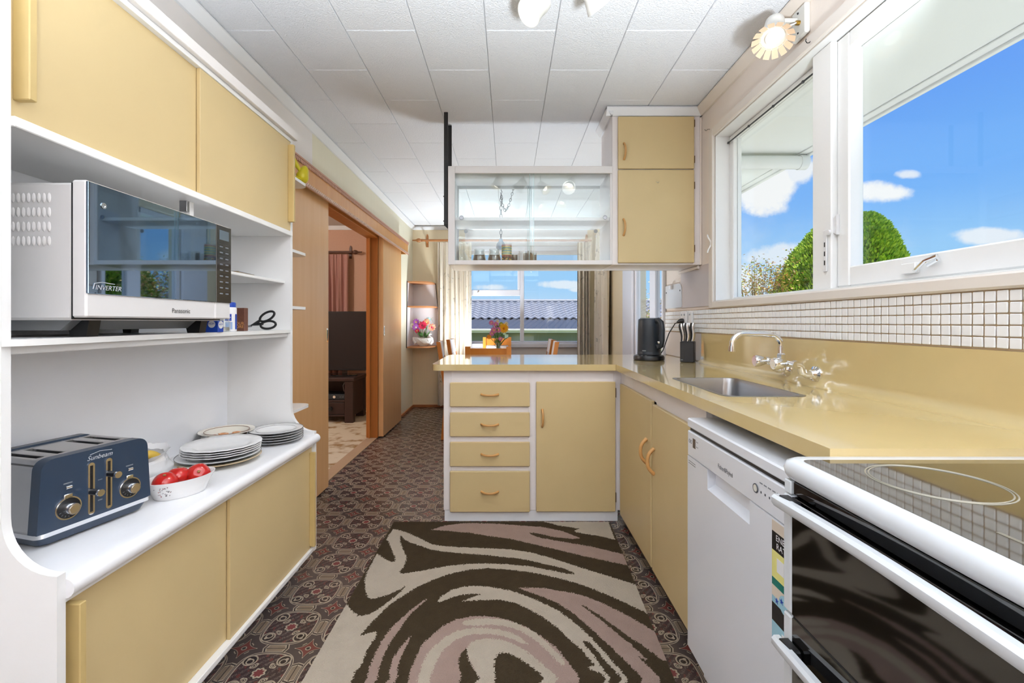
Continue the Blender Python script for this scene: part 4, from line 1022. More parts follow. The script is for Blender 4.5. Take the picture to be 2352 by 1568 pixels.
# ================================================================== MOSAIC TILE BAND
GROUT = mat('tan grout', S(186, 160, 128), .8, var=.15, vscale=40)
tb = thing('mosaic_splashback', 'band of small white mosaic tiles with tan grout below the window', 'tiles', (XR, 2.3, 1.098))
B('grout_bed', GROUT, tb, XR - .009, XR, .95, 3.46, 1.0975, 1.2455, 0)
TW = mat('white glazed mosaic', S(238, 238, 238), .16, coat=.3, var=.03, vscale=20)
pit = .0284; tile_me = None
rest = MB(); random.seed(11); cnt = 0
ycol = .962
cols = int((3.455 - ycol) / pit)
for c in range(cols):
    for r in range(5):
        y = ycol + (c + .5) * pit + random.uniform(-.0005, .0005); z_ = 1.0995 + .0015 + (r + .5) * pit + random.uniform(-.0004, .0004)
        h = .0128
        if cnt < 300:
            if tile_me is None:
                o = MB().box(-.0045, 0, -h, h, -h, h, .0018).build('tile', TW, tb, local=True); tile_me = o
            else:
                o = tile_me.copy(); COL.objects.link(o)
            o.location = Vector((XR - .009, y, z_)) - Vector(tb.location); o.rotation_euler = (random.uniform(-.03, .03), random.uniform(-.012, .012), random.uniform(-.02, .02)); cnt += 1
        else:
            rest.box(XR - .0135, XR - .009, y - h, y + h, z_ - h, z_ + h, .0018)
rest.build('small_far_tiles', TW, tb, kind='stuff')
# power point and switch
po = thing('power_outlet', 'white wall power outlet with black plug in the mosaic band', 'outlet', (XR - .02, 3.05, 1.14))
B('plate', PWH, po, XR - .030, XR - .0135, 2.990, 3.085, 1.112, 1.236, .003)
for y in (3.015, 3.06): MB().cyl((XR - .030, y, 1.215), (XR - .033, y, 1.215), .007, 12).build('screw', STEEL, po)
sw = thing('cooker_switch', 'narrow white wall switch beside the power outlet', 'switch', (XR - .02, 2.93, 1.17))
B('plate', PWH, sw, XR - .028, XR - .0135, 2.905, 2.955, 1.16, 1.236, .003); MB().cyl((XR - .028, 2.93, 1.215), (XR - .031, 2.93, 1.215), .006, 12).build('screw', STEEL, sw)
# steel wall bracket
wb = thing('wall_bracket', 'pale enamelled steel wall plate with hook under the cupboard', 'bracket', (XR, 3.26, 1.27))
pq = [(3.115, 1.268), (3.43, 1.268), (3.43, 1.435), (3.16, 1.435), (3.13, 1.425), (3.115, 1.40)]
MB().prism(pq, 'x', XR - .012, XR - .004).build('plate', mat('enamelled steel', S(214, 216, 220), .3, .2), wb)
MB().box(XR - .03, XR - .012, 3.27, 3.31, 1.40, 1.435, .004).build('hook', mat('enamelled hook', S(224, 224, 228), .3), wb)
for y, z_ in ((3.14, 1.385), (3.41, 1.385)): MB().cyl((XR - .012, y, z_), (XR - .0135, y, z_), .006, 10).build('screw', BLKS, wb)

# ================================================================== KETTLE
kt = thing('kettle', 'matte black electric kettle on its round base', 'kettle', (.912, 2.955, BZ), math.radians(-64))
KB = mat('matte charcoal', S(34, 42, 52), .42)
MB().lathe([(.0, 0), (.090, 0), (.097, .004), (.097, .020), (.092, .030), (.080, .034), (.0, .034)], n=40).build('power_base', mat('base black', S(20, 22, 26), .35), kt, local=True, sharp=40)
MB().lathe([(.0, .036), (.073, .036), (.0735, .050), (.0725, .052), (.0725, .058), (.070, .20), (.067, .258), (.063, .266), (.0, .267)], n=40).build('body', KB, kt, local=True, sharp=40)
MB().lathe([(.0, .267), (.058, .267), (.056, .272), (.0, .273)], n=32).build('lid', mat('lid grey', S(110, 116, 120), .35), kt, local=True, sharp=40)
MB().tube([(.050, 0, .250), (.085, 0, .256), (.106, 0, .242), (.113, 0, .20), (.112, 0, .13), (.104, 0, .10), (.086, 0, .088), (.066, 0, .10)], [.014, .015, .016, .016, .016, .017, .016, .014], 12, flat=1.25).build('grip', KB, kt, local=True, sharp=70)
MB().ell((.105, -.019, .118), (.009, .006, .009), 10, 6).build('switch', CHROME, kt, local=True)
MB().prism([(-.007, .10), (.007, .10), (.007, .215), (-.007, .215)], 'x', -.0765, -.072).xf(Matrix.Rotation(-.25, 4, 'Z')).build('water_gauge', mat('grey gauge', S(120, 128, 134), .2), kt, local=True)
for k in range(5):
    q = -2.25 + k * .32
    MB().box(.078, .088, -.006, .006, .0315, .0335, .0005).xf(Matrix.Rotation(q, 4, 'Z')).build('base_key', mat('silver key', S(180, 184, 188), .3), kt, local=True)
MB().grid(lambda u, v: (.0735 * math.cos(-1.35 + .35 * u), .0735 * math.sin(-1.35 + .35 * u), .060 + .006 * v), 8, 1).build('brand_mark', mat('grey mark', S(130, 136, 140), .5), kt, local=True)
cd_ = MB().tube([(.99, 3.02, BZ + .006), (1.03, 3.03, BZ + .06), (1.07, 3.035, BZ + .17), (1.11, 3.035, BZ + .235), (1.145, 3.035, BZ + .252)], .0035, 8)
cd_.tube([(1.125, 3.035, BZ + .243), (1.14, 3.035, BZ + .251), (1.150, 3.035, BZ + .252), (1.1648, 3.035, BZ + .252)], [.007, .013, .018, .018], 12)
cd_.build('power_cord', BLK, kt, label='black kettle cord and plug')

# ================================================================== KNIFE BLOCK
kb = thing('knife_block', 'black wooden knife block beside the kettle', 'knife block', (1.102, 2.795, BZ), math.radians(-28))
MB().box(-.040, .040, -.045, .045, 0, .128, .004).build('block', mat('black stained wood', S(22, 24, 30), .4), kb, local=True)
B('split_line', mat('block groove', S(8, 8, 10), .6), kb, -.016, -.0145, -.0455, -.044, .012, .115, 0, local=True); B('brand_mark', mat('grey mark', S(130, 136, 140), .5), kb, -.036, -.024, -.0457, -.045, .014, .018, 0, local=True)
KS = mat('knife steel', (.7, .7, .7), .25, 1.0)
M = ROOTM[kb.name]
for k, (x, y, h, tilt, lab) in enumerate(((-.026, -.022, .108, -.06, 'steel-ended knife at the outlet end of the front row'), (0.0, -.026, .112, .02, 'tall steel-ended knife in the middle of the front row'), (.026, -.022, .112, .08, 'wide steel knife at the window end of the front row'),
                                          (-.018, .012, .110, -.03, 'slim knife behind the outlet end of the block'), (.008, .014, .112, .0, 'slim knife behind the middle of the block'), (.028, .014, .110, .05, 'slim knife behind the window end of the block'))):
    p = M @ Vector((x, y, .1285)); kn = thing('kitchen_knife', lab, 'knife', p, math.radians(-28))
    for m_, dx_, nm in ((KS, .0, 'handle_steel'), (BLK, -.006, 'handle_grip')):
        pts = [(dx_ + tilt * z_ + (.004 * math.sin(z_ * 50)), 0, z_) for z_ in [h * i / 8 for i in range(9)]]
        MB().tube(pts, [.0062, .0064, .007, .0076, .008, .0084, .0088, .0084, .005], 10, flat=1.2).build(nm, m_, kn, local=True, sharp=70)

# ================================================================== UPPER CUPBOARD + DISPLAY CABINET
UC, UD = 2.81, 3.13
tc_ = thing('wall_cupboard', 'tall wall cupboard with two mustard doors up to the ceiling', 'cupboard', (.916, 2.97, 1.52))
TX0, TX1 = .640, XR - .0005
B('side_panel', FRAME, tc_, TX0, TX0 + .018, UC + .018, UD, 1.52, H - .01, .002); B('side_panel', FRAME, tc_, TX1 - .018, TX1, UC + .018, UD, 1.52, H - .01, .002)
B('base_panel', FRAME, tc_, TX0 + .018, TX1 - .018, UC + .018, UD, 1.52, 1.536, .001); B('back_panel', WALLB, tc_, TX0 + .018, TX1 - .018, UD - .012, UD, 1.52, H - .01, 0); B('shelf', FRAME, tc_, TX0 + .018, TX1 - .018, UC + .02, UD - .012, 2.10, 2.118, 0)
UX = lambda x: (x - 1168) * (UC - .016) / 1045; UZ = lambda y: CAM_H + (740 - y) * (UC - .016) / 1045
f_ = MB()
f_.box(TX0, UX(1422), UC, UC + .018, 1.52, H - .01, .002); f_.box(UX(1593), TX1 - .012, UC, UC + .018, 1.52, H - .01, .002)
f_.box(UX(1422), UX(1593), UC, UC + .018, UZ(269), H - .01, .001); f_.box(UX(1422), UX(1593), UC, UC + .018, UZ(392), UZ(383), .001); f_.box(UX(1422), UX(1593), UC, UC + .018, 1.52, UZ(601), .001)
f_.build('face_frame', FRAME, tc_)
MB().tube([(TX1 - .006, UC + .004, 1.52), (TX1 - .006, UC + .004, H - .06)], .007, 8).build('scribe_bead', WALLK, tc_)
d = B('door', YEL, tc_, UX(1420), UX(1595), UC - .016, UC, UZ(387), UZ(267), .003); bow_handle(d, (UX(1433), UC - .016, UZ(348)), (0, 0, 1), (.15, -1, 0), L=.10)
for y in (365, 282): B('hinge', HNG, d, UX(1595), UX(1597), UC - .014, UC - .002, UZ(y + 8), UZ(y - 8), .0005)
d = B('door', YEL, tc_, UX(1420), UX(1595), UC - .016, UC, UZ(603), UZ(389.5), .003); bow_handle(d, (UX(1432), UC - .016, UZ(522)), (0, 0, 1), (.15, -1, 0), L=.10)
for y in (425, 570): B('hinge', HNG, d, UX(1595), UX(1597), UC - .014, UC - .002, UZ(y + 8), UZ(y - 8), .0005)
MB().tube([(UX(1507), UC - .016, UZ(418)), (UX(1507), UC - .026, UZ(418)), (UX(1508), UC - .030, UZ(421)), (UX(1511), UC - .030, UZ(421)), (UX(1512), UC - .030, UZ(418))], .0016, 6).build('cup_hook', CHROME, d)
cm = MB().prism([(UC, H - .055), (UC, H - .010), (UC - .040, H - .010), (UC - .040, H - .018), (UC - .012, H - .055)], 'x', TX0 - .040, TX1)
cm.prism([(TX0, H - .055), (TX0, H - .010), (TX0 - .040, H - .010), (TX0 - .040, H - .018), (TX0 - .012, H - .055)], 'y', UC - .03, UD)
cm.build('cornice', COR, tc_)
MB().tube([(TX1 - .012, UC + .02, 1.509), (TX1 - .012, UD + .02, 1.509)], .0105, 8).build('quad_mould', WALLP, tc_)

dc = thing('display_cabinet', 'hanging white display cabinet with sliding glass doors over the peninsula', 'cabinet', (.13, 2.97, 1.52))
CX0, CX1, CZ0, CZ1 = -.372, .6395, 1.52, 2.126
WF = mat('display cabinet paint', S(230, 226, 226), .25)
B('base_board', WF, dc, CX0, CX1, UC, UD, CZ0, CZ0 + .026, .003); B('top_board', WF, dc, CX0, CX1, UC, UD, CZ1 - .024, CZ1, .003)
B('end_panel', WF, dc, CX0, CX0 + .020, UC, UD, CZ0 + .026, CZ1 - .024, .002)
fr_ = MB(); fr_.box(CX0, CX0 + .042, UC - .012, UC, CZ0, CZ1, .002); fr_.box(CX0 + .042, CX1, UC - .012, UC, CZ1 - .044, CZ1, .002); fr_.box(CX0 + .042, CX1, UC - .012, UC, CZ0, CZ0 + .027, .002); fr_.build('face_frame', WF, dc)
fb_ = MB(); fb_.box(CX0, CX0 + .03, UD, UD + .012, CZ0, CZ1, .002); fb_.box(CX0 + .03, CX1, UD, UD + .012, CZ1 - .044, CZ1, .002); fb_.box(CX0 + .03, CX1, UD, UD + .012, CZ0, CZ0 + .027, .002); fb_.build('rear_frame', WF, dc)
B('shelf', WF, dc, CX0 + .021, CX1 - .001, UC + .030, UD - .030, 1.800, 1.820, .002)
B('end_lining', WF, dc, CX1 - .012, CX1, UC, UD, CZ0 + .026, CZ1 - .024, .001)
gx = .145
for nm, a, b, y in (('glass_door', CX0 + .022, gx + .012, UC + .012), ('glass_door', gx - .014, CX1 - .014, UC + .004), ('glass_door', CX0 + .022, gx + .012, UD - .010), ('glass_door', gx - .014, CX1 - .014, UD - .018)):
    g = B(nm, CABGL, dc, a, b, y, y + .004, CZ0 + .027, CZ1 - .026, 0)
    e = MB(); xe = b if a < 0 else a
    e.box(xe - .0012, xe + .0012, y, y + .004, CZ0 + .027, CZ1 - .026); e.build('glass_edge', mat('green glass edge', S(190, 216, 214), .1, spec=.8), g)
    px_ = CX0 + .080 if a < 0 else CX1 - .042
    MB().lathe([(.0125, 0), (.0135, .002), (.0125, .003), (.009, .003), (.008, .001), (.0, .001)], n=20).xf(Matrix.Translation((px_, y - .0005 if y < 3 else y + .0045, 1.814 if y < 3 else 1.79)) @ Matrix.Rotation(PI / 2 if y < 3 else -PI / 2, 4, 'X')).build('finger_pull', mat('dull pull metal', (.32, .33, .35), .3, 1.0), g, sharp=40)
for x, y, lab in ((-.3925, 2.855, 'black steel hanger bar at the kitchen side of the display cabinet'), (-.3925, 3.045, 'black steel hanger bar at the dining side of the display cabinet')):
    hb_ = MB().box(x - .0125, x + .0125, y - .006, y + .006, 1.775, H - .008, .002)
    hb_.prism([(x - .0125, 1.775), (x + .0125, 1.775), (x + .0125, 1.75)], 'y', y - .006, y + .006)
    o = hb_.build('hanger_bar', BLKS, None, label=lab, cat='hanger bar')
    for z_ in (1.80, 1.955): MB().ell((x - .0125, y, z_), .005, 8, 5).build('bolt', BLKS, o)

# ---- glassware in the display cabinet
GZ = CZ0 + .0265
def glass_piece(name, prof, loc, lab, cat='glass', grp=None, rz=0.0):
    t = thing(name, lab, cat, loc, rz, grp); MB().lathe(prof, n=28, close=False).build('glass_wall', CLEAR, t, local=True, sharp=60); return t
wg = [(.0405, .0), (.042, .001), (.040, .03), (.030, .060), (.016, .078), (.006, .084), (.0045, .09), (.0045, .145), (.010, .152), (.032, .156), (.032, .158), (.0, .159)]
sc_ = 1.0
glass_piece('wine_glass', wg, (-.305, 2.90, GZ), 'upturned wine glass at the kitchen side of the cabinet end')
glass_piece('wine_glass', [(r_, z_ * .92) for r_, z_ in wg], (-.300, 3.02, GZ), 'upturned wine glass at the dining side of the cabinet end')
jar = [(.0, .001), (.040, 0), (.043, .004), (.043, .02), (.036, .050), (.0305, .066), (.0305, .076), (.033, .078), (.033, .085), (.030, .085), (.028, .068), (.034, .048), (.040, .02), (.039, .006), (.0, .004)]
FRO = glassmat('milky jar glass', (.93, .955, .95), 1.8, .1)
for x, y, lab in ((-.187, 2.92, 'squat milky glass jar next to the wine glasses'), (-.090, 2.91, 'squat milky glass jar next to the striped tumbler')):
    t = thing('glass_jar', lab, 'jar', (x, y, GZ)); MB().lathe(jar, n=28, close=False).build('jar_wall', FRO, t, local=True, sharp=60)
stt = thing('striped_tumbler', 'tall glass tumbler with red, yellow and green bands', 'tumbler', (-.012, 2.90, GZ))
MB().lathe([(.0, .001), (.029, 0), (.031, .004), (.032, .118), (.030, .118), (.029, .006), (.0, .004)], n=28, close=False).build('glass_wall', glassmat('tumbler glass', (.95, .96, .94), 1.4, .05), stt, local=True, sharp=60)
for k, c in enumerate(((200, 110, 90), (226, 196, 110), (120, 170, 150), (196, 196, 90), (120, 170, 150), (206, 196, 100), (130, 176, 140), (220, 190, 120), (176, 90, 100))):
    z_ = .108 - k * .0085; MB().lathe([(.0324, z_), (.0326, z_ - .003), (.0324, z_ - .0045)], n=28, close=False).build('band', mat('band %d' % k, S(*c), .3), stt, local=True, sharp=60)
random.seed(2)
for k in range(9):
    a = -PI / 2 + (k - 4) * .3; MB().ell((.0318 * math.cos(a), .0318 * math.sin(a), .010 + .012 * random.random()), .0038, 8, 5).build('fruit_motif', mat('motif %d' % (k % 3), S(*((206, 110, 60), (220, 170, 70), (110, 150, 90))[k % 3]), .4), stt, local=True)
tum = [(.0, .001), (.026, 0), (.028, .004), (.029, .072), (.0265, .072), (.0255, .006), (.0, .005)]
glass_piece('glass_tumbler', tum, (.040, 3.00, GZ), 'short clear tumbler directly behind the striped tumbler')
glass_piece('glass_tumbler', [(r_ * 1.15, z_) for r_, z_ in tum], (.098, 2.91, GZ), 'wide short clear tumbler beside the glass door overlap')
glass_piece('glass_tumbler', [(r_ * .8, z_ * .85) for r_, z_ in tum], (.158, 2.905, GZ), 'smallest short clear tumbler at the end of the glasses row')
glass_piece('glass_tumbler', [(r_, z_ * 1.02) for r_, z_ in tum], (.125, 3.01, GZ), 'short clear tumbler behind the wide one')

# ================================================================== LAMPS
LW = mat('lamp white enamel', S(216, 214, 208), .4)
def aim(dirv): return Vector(dirv).normalized().to_track_quat('Z', 'Y').to_matrix().to_4x4()
tr_ = thing('ceiling_spotlight_bar', 'white ceiling spotlight bar with conical lamp heads', 'ceiling light', (.20, 1.60, H - .03))
B('mounting_bar', LW, tr_, -.18, .60, 1.59, 1.625, H - .030, H - .009, .004)
HEADS = [((.075, 1.695, 2.317), (-.60, -.35, -.68)), ((.335, 1.665, 2.318), (.55, .42, -.60)), ((-.12, 1.56, 2.372), (-.42, .10, -.90)), ((.54, 1.56, 2.372), (-.35, .45, -.82))]  # last two heads are unseen, added to fill the lower surfaces
GLOW = emitmat('lamp glow', (1, .93, .80), 9.0); REFL = mat('lamp reflector', S(252, 246, 232), .5)
for hi, (c, dv) in enumerate(HEADS):
    Q = Matrix.Translation(c) @ aim(dv)
    hd_ = MB().lathe([(.018, -.105), (.032, -.098), (.037, -.075), (.038, -.045), (.051, .0), (.049, .0), (.036, -.045), (.030, -.07), (.0, -.072)], n=28, close=False).xf(Q).build('lamp_head', LW, tr_, sharp=50, flip=False)
    MB().lathe([(.0475, -.004), (.035, -.043), (.0, -.044)], n=24, close=False).xf(Q).build('reflector', REFL, hd_, sharp=50)
    MB().ell((0, 0, -.026), (.022, .022, .016), 14, 8).xf(Q).build('bulb', GLOW, hd_, sharp=80)
    tail = Q @ Vector((0, 0, -.09)); MB().tube([tail, (tail.x, 1.607, H - .03)], .006, 8).build('arm', LW, hd_)
    L = bpy.data.lights.new('spot_lamp', 'SPOT'); L.energy = SPOT_W if hi < 2 else SPOT_FILL_W; L.spot_size = math.radians(110 if hi < 2 else 96); L.spot_blend = 1.0; L.shadow_soft_size = .06; L.color = (1, .97, .92)
    lo = bpy.data.objects.new('spot_lamp', L); COL.objects.link(lo); lo.parent = tr_; lo.matrix_basis = Matrix.Translation(-Vector(tr_.location)) @ Matrix.Translation(Q @ Vector((0, 0, .004))) @ Vector(dv).to_track_quat('-Z', 'Y').to_matrix().to_4x4()
# wall lamp over the window
wl = thing('wall_lamp', 'white wall spotlight with frilled petal shade above the window', 'wall lamp', (XR, 1.86, 2.22))
B('back_block', LW, wl, XR - .022, XR, 1.80, 1.885, 2.315, 2.435, .004)
MB().box(XR - .11, XR - .022, 1.842, 1.858, 2.382, 2.398, .003).build('arm', LW, wl)
for z_ in (2.335, 2.415): MB().cyl((XR - .022, 1.843, z_), (XR - .024, 1.843, z_), .004, 8).build('screw', BLKS, wl)
MB().tube([(XR - .022, 1.835, 2.372), (XR - .035, 1.835, 2.372)], .009, 10).build('gland', BRASS, wl)
MB().tube([(XR - .035, 1.835, 2.372), (XR - .06, 1.83, 2.36), (XR - .09, 1.83, 2.35)], .003, 6).build('lead', PWH, wl)
Q = Matrix.Translation((XR - .150, 1.797, 2.278)) @ aim((-.28, -.38, -.88))
sh = MB().lathe([(.0, -.135), (.024, -.132), (.035, -.115), (.037, -.09), (.042, -.04), (.052, -.028), (.055, -.012), (.048, -.010), (.040, -.03), (.0, -.032)], n=28, close=False).xf(Q).build('lamp_body', LW, wl, sharp=50)
MB().cyl((XR - .105, 1.836, 2.39), (XR - .105, 1.828, 2.39), .009, 12).build('pivot', BRASS, wl)
FR_ = mat('frilled shade', S(214, 188, 160), .6, emit=S(255, 206, 156), estr=.14)
fr = MB()
for k in range(14):
    a0 = 2 * PI * k / 14 + .03; a1 = 2 * PI * (k + 1) / 14 - .03
    w = .11 if k % 2 else .055
    mid = (a0 + a1) / 2; a0_, a1_ = mid - (a1 - a0) / 2 * 1.0, mid + (a1 - a0) / 2 * 1.0
    vs = []
    for rr, zz, sh_ in ((.044, -.014, 1.0), (.058, -.002, 1.02), (.076, .008, .80)):
        for q in range(5):
            a = mid + (a1_ - a0_) / 2 * sh_ * (q / 2 - 1); vs.append((rr * math.cos(a), rr * math.sin(a), zz))
    fr.add(vs, [(j * 5 + i, j * 5 + i + 1, (j + 1) * 5 + i + 1, (j + 1) * 5 + i) for j in range(2) for i in range(4)])
fr.xf(Q).build('frilled_shade', FR_, sh, sharp=60, flip=False)
MB().ell((0, 0, -.014), (.028, .028, .020), 18, 10).xf(Q).build('bulb', emitmat('warm bulb', (1, .92, .80), 2.0), sh, sharp=80)
MB().tube([(XR, 1.775, 2.262), (XR - .016, 1.775, 2.262), (XR - .022, 1.775, 2.255), (XR - .030, 1.775, 2.254), (XR - .036, 1.775, 2.262), (XR - .034, 1.775, 2.270)], .0018, 6).build('ceiling_hook', BLKS, None, label='small dark cup hook screwed above the kitchen window', cat='hook')
MB().tube([(XR, 2.70, 2.31), (XR - .014, 2.70, 2.31), (XR - .020, 2.70, 2.302), (XR - .027, 2.70, 2.302), (XR - .030, 2.70, 2.310)], .0015, 6).build('cup_hook', BLKS, None, label='small dark cup hook beside the wall cupboard', cat='hook')
# unseen uplighters added as fill: they light the ceiling, the room gets the bounce
def uplighter(name, lab, loc, watts, zt=1.78, floor_stand=True, cone=124, blend=.4):
    t = thing(name, lab, 'fill lamp', loc)
    if floor_stand:
        MB().lathe([(.0, 0), (.13, 0), (.13, .015), (.02, .028), (.012, .04), (.012, zt - .10), (.0, zt - .10)], n=24).build('stand', LW, t, local=True, sharp=40); z0_ = zt - .10
    else: z0_ = 0.0
    MB().lathe([(.0, z0_), (.03, z0_), (.10, z0_ + .04), (.17, z0_ + .11), (.165, z0_ + .112), (.095, z0_ + .045), (.03, z0_ + .008), (.0, z0_ + .008)], n=32, close=False).build('bowl_shade', LW, t, local=True, sharp=50)
    MB().ell((0, 0, z0_ + .05), (.03, .03, .035), 14, 8).build('bulb', GLOW, t, local=True)
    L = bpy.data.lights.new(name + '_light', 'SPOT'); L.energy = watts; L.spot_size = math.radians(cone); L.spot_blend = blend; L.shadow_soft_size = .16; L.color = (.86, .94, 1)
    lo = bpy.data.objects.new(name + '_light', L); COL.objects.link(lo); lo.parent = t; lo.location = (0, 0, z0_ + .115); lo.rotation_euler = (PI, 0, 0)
    return t
uplighter('fill_uplighter', 'unseen white bowl fill lamp added behind the camera', (.45, -.64, 0), FILL_K, zt=.42, cone=126, blend=.5)
uplighter('fill_uplighter', 'hidden white bowl fill lamp added on the floor under the dining window', (-.50, 5.66, 0), FILL_D * .23, zt=.40, cone=116, blend=.6)
uplighter('fill_uplighter', 'hidden white bowl fill lamp added on the dining floor behind the peninsula', (.38, 3.74, 0), FILL_D * .12, zt=.40, cone=128, blend=.9)

# ================================================================== RUG
POLY = []   # (colour index, polygon) traced on the floor plane; 0 brown, 1 cream, 2 pink
o_ = 1742
def pg(c, pts): POLY.append((c, pts))
def rt(pts): return [(x + o_, y) for x, y in pts]
pg(1, rt([(520, 30), (1225, 30), (1300, 225), (1190, 195), (920, 150), (910, 135), (955, 115), (760, 85), (640, 55)]))
pg(2, [(1285, 128), (1420, 85), (1600, 62), (1825, 65), (1942, 70), (2342, 100), (2542, 140), (2712, 208), (2640, 215), (2442, 195), (2300, 160), (2227, 155), (2240, 175), (2330, 205), (2560, 245), (2800, 285), (2950, 320), (3120, 362), (3165, 470), (2950, 425), (2700, 370), (2500, 320), (2300, 275), (2050, 215), (1825, 185), (1650, 155), (1450, 138)])
pg(1, [(925, 120), (1000, 135), (1090, 165), (1180, 210), (1290, 265), (1420, 285), (1600, 295), (1825, 305), (2042, 315), (2242, 345), (2442, 400), (2592, 450), (2742, 500), (2942, 560), (3092, 610), (3240, 655), (3360, 935), (3242, 880), (3072, 800), (2892, 720), (2692, 645), (2492, 590), (2292, 545), (2092, 515), (1892, 500), (1825, 495), (1650, 510), (1480, 545), (1350, 590), (1230, 640), (1130, 690), (1020, 760), (900, 840), (800, 935), (720, 1020), (620, 1130), (610, 1150), (680, 1120), (770, 1105), (760, 1160), (720, 1210), (680, 1280), (650, 1350), (620, 1430), (560, 1500), (520, 1600), (0, 1600), (470, 825), (520, 890), (590, 955), (700, 940), (800, 880), (900, 800), (1000, 720), (1060, 655), (1010, 690), (870, 755), (720, 795), (680, 770), (660, 700), (655, 600), (675, 540), (770, 355), (850, 410), (900, 435), (940, 430), (945, 395), (910, 320), (885, 250), (860, 215)])
pg(0, [(1000, 180), (1030, 220), (1090, 250), (1180, 280), (1280, 315), (1400, 335), (1600, 355), (1825, 370), (1942, 385), (2142, 405), (2342, 450), (2542, 495), (2650, 540), (2665, 555), (2560, 545), (2400, 510), (2242, 480), (2042, 460), (1825, 450), (1650, 455), (1480, 470), (1300, 500), (1150, 530), (1010, 548), (985, 530), (1020, 490), (1050, 420), (1055, 390), (1030, 340), (1000, 270), (990, 210)])
pg(1, [(1340, 820), (1380, 770), (1480, 705), (1600, 670), (1720, 668), (1825, 672), (1892, 680), (2092, 725), (2292, 800), (2492, 900), (2642, 1010), (2802, 1150), (2892, 1250), (3022, 1400), (3142, 1530), (3200, 1600), (3010, 1600), (2892, 1500), (2802, 1470), (2787, 1440), (2842, 1425), (2792, 1370), (2722, 1280), (2602, 1180), (2492, 1070), (2342, 960), (2222, 890), (2092, 830), (1942, 800), (1825, 800), (1700, 805), (1580, 815), (1640, 790), (1765, 745), (1680, 740), (1560, 755), (1450, 790), (1390, 815)])
pg(0, rt([(990, 1200), (1020, 1190), (1060, 1210), (1130, 1290), (1220, 1400), (1340, 1530), (1390, 1600), (1310, 1600), (1210, 1510), (1150, 1420), (1080, 1310), (1030, 1260)]))
pg(2, rt([(380, 685), (600, 685), (850, 725), (1000, 760), (1150, 820), (1300, 890), (1450, 970), (1650, 1090), (1710, 1130), (1830, 1400), (1750, 1380), (1600, 1265), (1450, 1170), (1300, 1060), (1150, 950), (1000, 855), (950, 830), (1000, 870), (1150, 985), (1300, 1110), (1450, 1230), (1600, 1370), (1590, 1380), (1510, 1330), (1560, 1390), (1700, 1520), (1770, 1600), (1600, 1600), (1480, 1470), (1350, 1340), (1200, 1200), (1050, 1060), (900, 930), (750, 830), (600, 770), (450, 715)]))
pg(2, [(1250, 790), (1180, 830), (1100, 890), (1000, 980), (900, 1080), (830, 1170), (780, 1260), (730, 1370), (690, 1480), (660, 1600), (770, 1600), (790, 1450), (830, 1340), (880, 1240), (930, 1160), (1000, 1060), (1080, 950), (1160, 870), (1230, 810)])
pg(2, [(1105, 1130), (1050, 1190), (980, 1270), (920, 1370), (890, 1480), (890, 1600), (960, 1600), (970, 1450), (1000, 1350), (1050, 1240)])
pg(2, [(1060, 1600), (1100, 1450), (1150, 1330), (1200, 1230), (1290, 1140), (1400, 1050), (1520, 990), (1650, 960), (1825, 955), (1942, 975), (2042, 1000), (2192, 1060), (2342, 1150), (2492, 1270), (2592, 1400), (2672, 1500), (2725, 1600)])
pg(1, [(1580, 1025), (1620, 1000), (1720, 980), (1825, 975), (1942, 985), (2092, 1020), (2242, 1090), (2342, 1165), (2442, 1260), (2542, 1370), (2567, 1430), (2520, 1420), (2442, 1340), (2342, 1240), (2242, 1160), (2142, 1100), (2042, 1065), (1942, 1045), (1825, 1038), (1700, 1050), (1600, 1045)])
pg(1, [(1150, 1600), (1190, 1450), (1250, 1320), (1330, 1230), (1430, 1150), (1550, 1095), (1680, 1070), (1825, 1072), (1942, 1085), (2042, 1110), (2142, 1160), (2210, 1225), (2140, 1215), (2042, 1170), (1942, 1140), (1825, 1128), (1700, 1130), (1600, 1150), (1500, 1200), (1400, 1290), (1340, 1390), (1300, 1480), (1260, 1600)])
pg(1, [(1625, 1270), (1650, 1220), (1720, 1185), (1825, 1170), (1942, 1180), (2042, 1210), (2142, 1260), (2242, 1330), (2342, 1410), (2442, 1500), (2550, 1600), (1780, 1600), (1700, 1470), (1650, 1380), (1625, 1300)])
pg(0, rt([(165, 1600), (145, 1450), (150, 1370), (180, 1320), (230, 1305), (300, 1320), (400, 1370), (500, 1440), (580, 1510), (670, 1600)]))
pg(0, [(1630, 1260), (1590, 1290), (1550, 1360), (1550, 1420), (1585, 1600), (1775, 1600), (1690, 1460), (1640, 1370), (1625, 1300)])
FP = []
for c, pts in POLY:
    q = []
    for x, y in pts:
        X_, Y_ = x / 4.148 + 680, y / 4.148 + 1190
        D = CAM_H * 1045 / (Y_ - 740); q.append(((X_ - 1168) * D / 1045, D))
    FP.append((c, q, min(p[0] for p in q), max(p[0] for p in q), min(p[1] for p in q), max(p[1] for p in q)))
def inpoly(x, y, q):
    r = False; j = len(q) - 1
    for i in range(len(q)):
        if (q[i][1] > y) != (q[j][1] > y) and x < (q[j][0] - q[i][0]) * (y - q[i][1]) / (q[j][1] - q[i][1]) + q[i][0]: r = not r
        j = i
    return r
RXL, RXR, RY0, RY1 = -.668, .590, .86, 2.640
random.seed(4)
rg = MB(); nx = 340; YS = [RY0 + (1.44 - RY0) * j / 40 for j in range(40)] + [1.44 + (RY1 - 1.44) * j / 340 for j in range(341)]; ny = len(YS) - 1
for j in range(ny + 1):
    y = YS[j]; xr = RXR - .05 * max(0, (2.64 - y)) / 1.17
    for i in range(nx + 1):
        x = RXL + (xr - RXL) * i / nx; edge = i in (0, nx) or j in (0, ny)
        rg.v.append((x, y, .001 if edge else .0105 + random.uniform(-.0012, .0012)))
